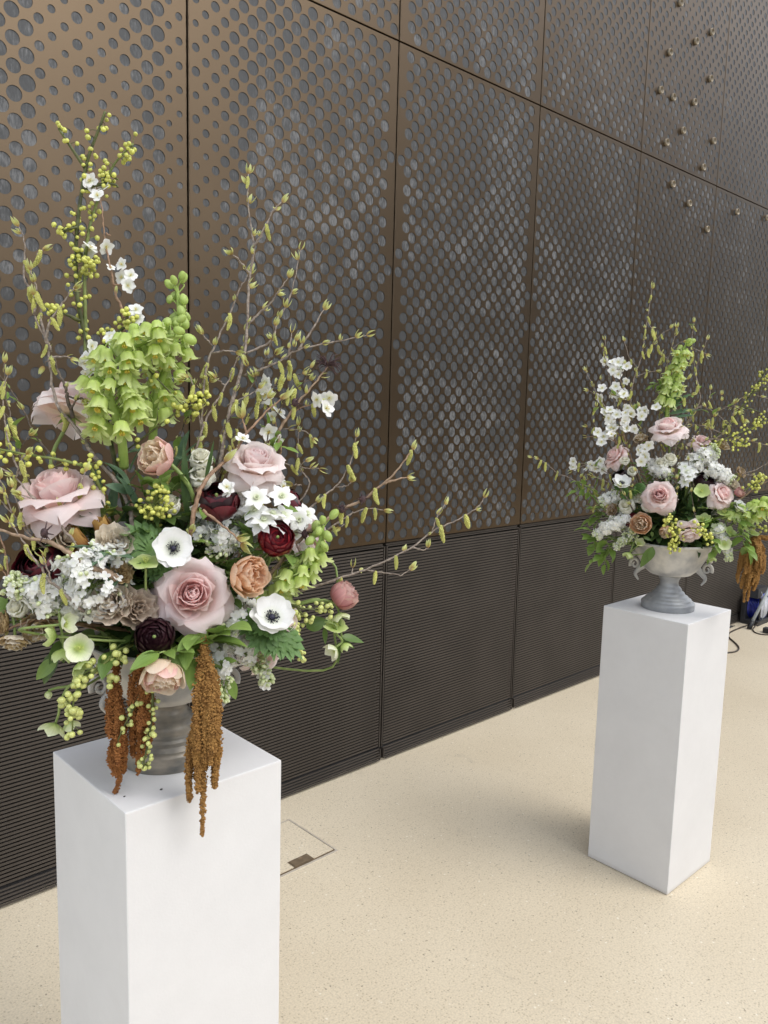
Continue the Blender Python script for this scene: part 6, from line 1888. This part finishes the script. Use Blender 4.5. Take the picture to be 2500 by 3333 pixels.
lilac("B", [q('h', 1080, 300, .06), q('h', 1150, 220, .07), q('h', 1240, 170, .06), q('h', 1290, 150, .05)], .042, .024, 210, "white lilac panicle under the upper right pink rose of the far arrangement", .011, .1, True, FL)
lilac("B", [q('h', 1230, 270, .06), q('h', 1320, 310, .07), q('h', 1400, 370, .07)], .034, .018, 150, "white lilac panicle above the pink tulip of the far arrangement", .011, .1, True, FL)
lilac("B", [q('h', 1280, 700, .10), q('h', 1340, 800, .10), q('h', 1370, 880, .10), q('h', 1375, 940, .10)], .030, .010, 150, "white lilac panicle hanging right of the far urn", .011, .25, True, FL)
lilac("B", [q('h', 620, 640, .09), q('h', 640, 700, .11)], .026, .02, 60, "few lilac florets beside the burgundy ranunculus of the far arrangement", .011, .1, True, FL)
FH = "hellebores in the far arrangement"
for (x, y, d, s, dv, m_, c_, lab) in ((1180, 440, .12, .070, (.7, .1, .3), 'hell_green', .2, "lime hellebore right of the largest far rose"),
        (680, 745, .15, .050, (.4, .2, .8), 'hell', .85, "pale hellebore cup below the open peach tulip, upper of three"),
        (725, 825, .15, .056, (.5, .3, .6), 'hell', .8, "pale hellebore cup at the far urn's left rim, middle of three"),
        (665, 880, .15, .060, (.3, -.3, -.7), 'hell_green', .75, "pale green hellebore hanging at the far urn's left, lowest of three"),
        (1345, 820, .12, .062, (.9, .1, .3), 'hell', .35, "open green-white hellebore right of the far urn"),
        (1300, 720, .11, .068, (.5, -.1, .5), 'hell', .3, "pale green hellebore above the hanging lilac of the far urn"),
        (1190, 650, .12, .070, (.4, -.2, .8), 'hell_green', .3, "lime hellebore above the far urn's right rim"),
        (1345, 600, .09, .072, (.4, .0, .85), 'hell_green', .2, "wide lime hellebore below the pink rose at right"),
        (1380, 740, .10, .060, (.4, .4, .5), 'hell_green', .3, "lime hellebore beside the rust tassel of the far urn"),
        (1540, 745, .06, .064, (.3, .3, .8), 'hell_green', .1, "lime hellebore above the far rust tassel, at the right"),
        (1250, 910, .11, .050, (.3, .1, -.7), 'hell_green', .7, "lime hellebore hanging below the far urn's right rim")):
    hellebore("B", B_(*q('h', x, y, d)), E_(*dv), s * .82, lab, m_, c_, FH)
GG = "bell spikes in the far arrangement"
fritillaria("B", [q('g', 975, 1150, .0), q('g', 978, 930, .0), q('g', 985, 800, 0), q('g', 1020, 680, 0), q('g', 1060, 570, 0), q('g', 1095, 480, 0), q('g', 1112, 455, 0)], 44, "lime bell spike standing at the top of the far arrangement", .030, .42, .030, GG, .12)
fritillaria("B", [q('h', 1380, 640, .05), q('h', 1480, 600, .06), q('h', 1600, 560, .06), q('h', 1720, 520, .06), q('h', 1800, 480, .06)], 34, "lime bell spike leaning out of the frame at right", .034, .10, .040, GG, .12)
strap_leaves("B", [(q('g', 985, 900, .0), q('g', 1130, 760, .0), .12), (q('g', 985, 930, .01), q('g', 1200, 880, .02), .11), (q('g', 990, 900, .01), q('g', 1110, 830, .03), .14), (q('g', 970, 950, .0), q('g', 920, 850, .02), .2), (q('g', 990, 960, .02), q('g', 1150, 920, .04), .12), (q('g', 1010, 850, .02), q('g', 1050, 780, .03), .2)], "grey-green leaves under the far upright bell spike", group="far bell spike leaves")
foliage("B", [[q('g', 900, 780, .0), q('g', 930, 720, 0), q('g', 870, 735, 0)]], 14, "small leaf tuft left of the far bell spike", 'leaf_light', .035, .2, group="leafy stems in the far arrangement", rootit=False)
GFO = "leafy stems in the far arrangement"
foliage("B", [[q('k', 1100, 1350, .06), q('k', 1000, 1390, .05), q('k', 930, 1420, .05)], [q('k', 1100, 1350, .06), q('k', 1000, 1290, .05), q('k', 950, 1260, .05)], [q('k', 1050, 1380, .06), q('k', 1010, 1460, .05)]], 7, "small green leaves at the far arrangement's left, above the lilac", 'leaf_light', .042, .3, group=GFO)
foliage("B", [[q('k', 1080, 1620, .08), q('k', 980, 1640, .08), q('k', 900, 1650, .08)], [q('k', 1000, 1640, .08), q('k', 960, 1740, .08)], [q('k', 940, 1570, .08), q('k', 870, 1540, .08)]], 7, "small green leaves left of the far lilac tip", 'leaf_light', .044, .28, group=GFO)
foliage("B", [[q('k', 1200, 1680, .1), q('k', 1180, 1790, .1), q('k', 1120, 1860, .1), q('k', 1040, 1920, .1), q('k', 960, 1980, .1)], [q('k', 1120, 1860, .1), q('k', 1120, 1960, .1), q('k', 1115, 2020, .1)], [q('k', 1140, 1840, .1), q('k', 1060, 1830, .1), q('k', 990, 1830, .1)], [q('k', 1190, 1780, .1), q('k', 1220, 1850, .1)]], 6, "green leafy stem hanging lowest left of the far urn", 'leaf_light', .048, .28, group=GFO)
foliage("B", [[q('k', 850, 950, .03), q('k', 760, 1010, .02), q('k', 690, 1050, .02)], [q('k', 850, 990, .03), q('k', 780, 1080, .03)], [q('k', 900, 1040, .03), q('k', 920, 1110, .03)]], 6, "pale leaves on the twig reaching left from the far arrangement", 'leaf_light', .034, .28, group=GFO)
strap_leaves("B", [(q('h', 830, 840, .17), q('h', 740, 990, .17), .18), (q('h', 835, 850, .17), q('h', 800, 940, .18), .25), (q('h', 760, 770, .17), q('h', 820, 790, .17), .2), (q('h', 820, 730, .17), q('h', 830, 770, .17), .3)], "dark green leaves hanging over the far urn's bowl", mat='leaf', name="broad_leaves")
strap_leaves("B", [(q('h', 1090, 600, .08), q('h', 1110, 470, .10), .16), (q('h', 1100, 620, .08), q('h', 1060, 480, .09), .1), (q('h', 1150, 620, .08), q('h', 1180, 520, .09), .14)], "dark green leaves right of the largest far rose", mat='leaf_dark', name="broad_leaves")
foliage("B", [[q('h', 1420, 760, .10), q('h', 1480, 800, .10), q('h', 1520, 880, .1)], [q('h', 1440, 700, .1), q('h', 1500, 760, .1)]], 8, "bright green leaves beside the far rust tassel", 'leaf_light', .05, .24, group=GFO)
foliage("B", [[q('h', 1400, 560, .07), q('h', 1440, 540, .08)], [q('h', 1360, 640, .08), q('h', 1450, 640, .1)], [q('h', 660, 440, .1), q('h', 690, 430, .12)]], 9, "feathery green leaves below the pink tulip of the far arrangement", 'leaf_light', .045, .18, group=GFO)
paperwhite("B", [q('h', 1060, 270, .1) + ((.8, -.1, .4),), q('h', 1090, 330, .11) + ((.8, .1, .4),), q('h', 1060, 370, .11) + ((.8, -.1, .2),), q('h', 1110, 290, .1) + ((.6, .3, .5),), q('h', 1075, 300, .11) + ((.8, 0, .5),)], "white star florets right above the largest far rose", .046)
paperwhite("B", [q('h', 440, 270, .03) + ((.6, -.3, .3),), q('h', 470, 285, .03) + ((.6, .2, .2),), q('h', 385, 255, .02) + ((.7, -.2, .4),)], "white florets at the left side of the far arrangement", .042)
FXB = "blossom branches in the far arrangement"
branch("B", [[q('g', 700, 1120, .03), q('g', 650, 930, .02), q('g', 640, 760, 0), q('g', 580, 600, -.01), q('g', 545, 480, -.01)], [q('g', 660, 960, .02), q('g', 690, 840, .01), q('g', 660, 690, 0)], [q('g', 690, 1080, .03), q('g', 600, 1040, .03)]], "tall white blossom branch at the far arrangement's left", 'twig_red', .0034, .8, .8, name="blossom_branch", group=FXB,
       blossoms=[q('g', 610, 580, 0) + (.036, 4), q('g', 640, 605, 0) + (.036, 5), q('g', 615, 640, 0) + (.036, 4), q('g', 670, 620, 0) + (.03, 2), q('g', 610, 770, .01) + (.036, 4), q('g', 680, 785, .01) + (.036, 4), q('g', 625, 800, .01) + (.03, 2), q('g', 590, 920, .02) + (.04, 3), q('g', 640, 920, .02) + (.03, 2)])
branch("B", [[q('g', 720, 1200, .06), q('g', 640, 1130, .05), q('g', 580, 1090, .05), q('g', 440, 1080, .04)], [q('g', 640, 1130, .05), q('g', 600, 1020, .05), q('g', 580, 960, .05)]], "white blossom branch above the upper left rose of the far arrangement", 'twig_red', .0030, .8, .9, name="blossom_branch", group=FXB,
       blossoms=[q('g', 590, 980, .06) + (.036, 5), q('g', 610, 1030, .06) + (.036, 6), q('g', 580, 1060, .06) + (.04, 4), q('g', 690, 980, .06) + (.036, 4), q('g', 705, 1030, .06) + (.036, 4), q('g', 535, 1110, .06) + (.038, 4)])
branch("B", [[q('g', 900, 1240, .05), q('g', 860, 1100, .04), q('g', 830, 1000, .03), q('g', 790, 880, .02)], [q('g', 860, 1100, .04), q('g', 740, 960, .03)]], "dark blossom branch in the middle of the far arrangement, left of its top rose", 'twig_dark', .0060, .5, .8, name="blossom_branch", group=FXB,
       blossoms=[q('g', 740, 920, .04) + (.036, 4), q('g', 830, 905, .04) + (.036, 5), q('g', 790, 940, .04) + (.03, 2), q('h', 745, 165, .09) + (.036, 4), q('h', 780, 195, .1) + (.04, 4), q('h', 740, 130, .08) + (.03, 2)])
branch("B", [[q('h', 560, 350, .05), q('h', 400, 260, .03), q('h', 330, 240, .02), q('h', 260, 240, .01)], [q('h', 360, 245, .02), q('h', 250, 290, .02)]], "blossom twig reaching left from the far arrangement", 'twig', .0024, .8, 1.5, name="blossom_branch", group=FXB, leaves=1.5,
       blossoms=[q('h', 260, 225, .02) + (.036, 2), q('h', 375, 245, .03) + (.03, 3), q('h', 420, 275, .03) + (.034, 3)])
FK = "catkin twigs in the far arrangement"
def fb(lines, label, mat='twig', r0=.0030, cats=1.9, buds=1.9, **kw):
    branch("B", lines, label, mat, r0, cats, buds, group=FK, **kw)
fb([L_('g', [(740, 1000), (730, 860), (750, 700), (800, 560), (830, 380), (850, 250), (880, 70)], .02, -.02), L_('g', [(770, 610), (720, 540), (690, 440)], -.01), L_('g', [(800, 560), (870, 470), (940, 390), (1000, 350)], -.01), L_('g', [(840, 300), (870, 340), (900, 420)], -.01), L_('g', [(760, 680), (830, 650), (900, 640)], 0)], "tallest thin catkin twig of the far arrangement, left of the bell spike")
fb([L_('g', [(930, 1000), (960, 700), (985, 560), (1020, 440), (1045, 350)], -.02), L_('g', [(985, 560), (930, 500), (900, 400)], -.02), L_('g', [(1000, 500), (1060, 450), (1085, 440)], -.02), L_('g', [(950, 760), (930, 640), (945, 540)], -.02)], "catkin twig just behind the far upright bell spike", cats=2.0)
fb([L_('g', [(1100, 1050), (1150, 930), (1200, 820), (1170, 650), (1145, 430), (1160, 310)], -.01), L_('g', [(1165, 640), (1200, 540), (1250, 430)], -.01), L_('g', [(1150, 480), (1190, 500), (1240, 520)], -.01)], "catkin twig right of the far bell spike", leaves=.6)
fb([L_('g', [(640, 1050), (560, 880), (500, 780), (430, 640)], .03, .0), L_('g', [(510, 800), (450, 770)], .0), L_('g', [(540, 850), (530, 700)], .01)], "catkin twig at the far arrangement's upper left", cats=1.8)
fb([L_('g', [(660, 1000), (590, 700), (560, 560), (560, 430)], .01, -.01)], "straight thin twig at the far arrangement's left, beside the blossom branch", cats=.4)
fb([L_('g', [(1050, 1100), (1130, 960), (1210, 870), (1300, 910), (1420, 860), (1530, 800), (1680, 830)], .02, .0), L_('g', [(1260, 900), (1270, 770)], .01), L_('g', [(1300, 910), (1400, 1000), (1430, 920)], .01), L_('g', [(1420, 860), (1500, 960)], 0), L_('g', [(1210, 880), (1140, 900)], .02)], "grey twig with fresh leaves reaching right from the far arrangement", buds=2.4, cats=.8, leaves=.8)
fb([L_('g', [(1200, 1150), (1330, 1080), (1400, 990), (1430, 900), (1440, 850)], .03), L_('g', [(1280, 1110), (1270, 1000), (1290, 950)], .03), L_('g', [(1350, 1060), (1230, 1010), (1150, 1000)], .03), L_('g', [(1300, 1100), (1480, 1100), (1659, 1140)], .03)], "pale twig above the dry flower of the far arrangement", buds=2.2, cats=1.2)
fb([L_('k', [(1150, 1120), (1060, 1080), (940, 990), (820, 940), (720, 900), (640, 850), (520, 810), (460, 780), (340, 670), (240, 610), (140, 575)], .03, .0), L_('k', [(800, 930), (840, 820), (930, 820)], .01), L_('k', [(760, 910), (790, 850)], .01), L_('k', [(950, 1000), (880, 890)], .02)], "long thin catkin twig reaching furthest left from the far arrangement", cats=2.0, buds=.8)
fb([L_('k', [(1300, 1000), (1190, 930), (1060, 870), (960, 820)], .06, .03), L_('k', [(1250, 970), (1230, 1080), (1130, 1020)], .05), L_('k', [(1380, 1130), (1200, 1160), (1050, 1200), (980, 1240)], .08)], "catkin twig below the left white florets of the far arrangement", cats=2.4)
fb([L_('k', [(1500, 1300), (1440, 1170), (1400, 1100), (1330, 1000)], .14), L_('k', [(1420, 1130), (1530, 820), (1540, 760)], .13)], "dark twig across the largest cream spray rose of the far arrangement", 'twig_dark', cats=.8, rootit=False)
fb([L_('h', [(1140, 720), (1100, 400), (1080, 150), (1040, -50)], .14, .06), L_('h', [(1010, 520), (1000, 340), (985, 300)], .14)], "dark thin twig standing in front of the top rose of the far arrangement", 'twig_dark', r0=.002, cats=.5)
fb([L_('h', [(1480, 480), (1560, 420), (1680, 355)], .05)], "thick pale stem leaving the frame right of the pink tulip", 'twig_tan', r0=.0055, cats=.2, buds=.2)
fb([L_('h', [(1450, 340), (1560, 290), (1680, 225)], .04), L_('h', [(1500, 320), (1600, 330)], .04)], "grey twig leaving the frame right above the pink tulip", cats=.8, buds=1.4)
FB = "berry sprays in the far arrangement"
bk = dict(joined=True, group=FB)
berries("B", [L_('g', [(1200, 1220), (1390, 1000), (1480, 880), (1560, 770), (1640, 640), (1700, 560)], .02), L_('g', [(1480, 880), (1560, 900), (1640, 930)], .02), L_('g', [(1540, 790), (1590, 770), (1659, 740)], .02)], 3.0, "olive berry stem leaving the frame at upper right", [q('g', 1560, 1000, .02) + (10, .024), q('g', 1600, 980, .02) + (13, .03), q('g', 1580, 740, .02) + (8, .016), q('g', 1640, 690, .02) + (8, .016), q('g', 1610, 655, .02) + (5, .012)], 'green_stem_dark', size=.0042, rootit=True, first=.4, r0=.004, **bk)
berries("B", [L_('g', [(1250, 1180), (1390, 1085), (1530, 1030), (1680, 950)], .03)], 3.5, "second olive berry stem below the upper right one", [q('g', 1440, 1130, .03) + (14, .028), q('g', 1500, 1120, .03) + (10, .02)], 'green_stem', size=.0046, rootit=True, first=.4, **bk)
berries("B", [L_('h', [(1000, 760), (990, 700), (1020, 780), (1000, 860)], .17), L_('h', [(1000, 680), (940, 650), (910, 620)], .17), L_('h', [(1010, 700), (1120, 700), (1210, 760), (1250, 800)], .17)], 7, "yellow-green berry spray over the far urn's rim", [q('h', 950, 660, .17) + (16, .03), q('h', 990, 740, .17) + (20, .034), q('h', 980, 850, .17) + (16, .022), q('h', 1150, 690, .17) + (12, .026), q('h', 1220, 760, .17) + (8, .02)], 'green_stem', size=.0054, **bk)
berries("B", [L_('h', [(1470, 450), (1560, 380), (1620, 330)], .06), L_('h', [(1540, 400), (1600, 390)], .06)], 6, "pale berry spray right of the pink tulip", [q('h', 1560, 400, .06) + (14, .026), q('h', 1600, 350, .06) + (12, .02)], 'green_stem', size=.005, **bk)
berries("B", [L_('h', [(1500, 700), (1600, 700), (1680, 710)], .06)], 6, "pale berry spray leaving the frame at right beside the leaning bell spike", [q('h', 1630, 710, .06) + (8, .02)], 'green_stem', size=.005, **bk)
ruffled("B", B_(*q('h', 1315, 120, .0)), E_(.2, .4, .6), .060, "dry tan flower at the far arrangement's upper right", ['dry', 'beige'], "dried flower", "dry flowers in the far arrangement")
ruffled("B", B_(*q('h', 745, 75, .05)), E_(.4, -.2, .6), .052, "dry beige flower left of the far top rose", ['beige', 'dry'], "dried flower", "dry flowers in the far arrangement")
ruffled("B", B_(*q('h', 545, 580, .10)), E_(.5, -.4, .2), .050, "dry brown flower left of the largest cream spray rose", ['dry', 'taupe'], "dried flower", "dry flowers in the far arrangement")
ruffled("B", B_(*q('h', 1450, 310, .03)), E_(.3, .5, .3), .045, "brown curled flower above the pink tulip of the far arrangement", ['dry', 'taupe'], "dried flower", "dry flowers in the far arrangement")
ruffled("B", B_(*q('h', 1400, 400, .05)), E_(.4, .3, .3), .048, "tan flower between pink rose and pink tulip at far right", ['beige'], "dried flower", "dry flowers in the far arrangement")
tassel("B", L_('h', [(1560, 770), (1545, 880), (1520, 1000), (1495, 1120), (1485, 1235)], .06), .080, 34, "rust tassel hanging right of the far urn", 'amar_gold', None, 0, .72, 1.25)
tassel("B", L_('h', [(1590, 770), (1590, 880), (1560, 980), (1530, 1100), (1512, 1225)], .07), .060, 14, "second rust tassel overlapping the right side of the first one", 'amar_gold', None, 3, .72, 1.25)
tassel("B", L_('h', [(1570, 770), (1640, 775), (1700, 800), (1740, 850)], .05), .030, 5, "short rust strand curving out of the frame beside the rust tassels", 'amar_gold', None, 5, .8, 1.2)

lilac("B", [q('h', 820, 250, .04), q('h', 900, 300, .08), q('h', 960, 330, .09)], .030, .02, 110, "white lilac panicle behind the cream rose pair of the far arrangement", .011, .1, True, FL)
lilac("B", [q('h', 560, 480, .06), q('h', 500, 500, .08), q('h', 450, 520, .08)], .028, .016, 110, "white lilac panicle left of the largest cream spray rose in the far arrangement", .011, .2, True, FL)
sprig("B", [q('h', 690, 430, .10) + (.4, .5, .3), q('h', 660, 430, .10) + (.4, -.2, -.6), q('h', 710, 400, .10) + (.4, .6, -.3)], "feathery green leaves under the cupped far anemone", .06, "far feathery leaves")
foliage("B", [[q('h', 780, 330, .05), q('h', 720, 250, .06)], [q('h', 1000, 420, .08), q('h', 1010, 330, .09)], [q('h', 1150, 560, .1), q('h', 1250, 560, .11)], [q('h', 480, 560, .08), q('h', 400, 560, .08)]], 9, "bright small leaves through the middle of the far arrangement", 'leaf_light', .036, .26, group=GFO)
foliage("B", [[q('h', 1260, 640, .11), q('h', 1180, 700, .12)], [q('h', 1400, 640, .10), q('h', 1480, 660, .10)], [q('h', 1220, 760, .12), q('h', 1290, 830, .12), q('h', 1260, 900, .12)]], 9, "bright leaves over the far urn's right rim", 'leaf_light', .042, .28, group=GFO)

fb([L_('g', [(800, 1050), (760, 900), (700, 800), (660, 700), (690, 600)], .02), L_('g', [(720, 830), (620, 800)], .02)], "wiry twig among the white blossoms of the far arrangement", 'twig_dark', .002, .8, 2.2, leaves=1.0)
fb([L_('g', [(600, 1150), (520, 1050), (470, 960), (500, 880)], .04), L_('g', [(510, 1030), (440, 1010)], .04)], "wiry leafy twig at the far arrangement's left shoulder", 'twig_dark', .002, 1.0, 2.2, leaves=1.4)
fb([L_('g', [(1050, 1000), (1090, 880), (1080, 760), (1120, 690)], .01), L_('g', [(1085, 830), (1140, 800)], .01)], "wiry leafy twig just right of the far bell spike's stem", 'twig_dark', .002, .8, 2.2, leaves=1.4)
fb([L_('g', [(1180, 1050), (1270, 960), (1340, 860), (1350, 800)], .02), L_('g', [(1300, 910), (1380, 880), (1460, 890)], .02), L_('g', [(1270, 960), (1240, 880)], .02)], "wiry leafy twig right of the far top rose", 'twig_dark', .002, .8, 2.2, leaves=1.4)
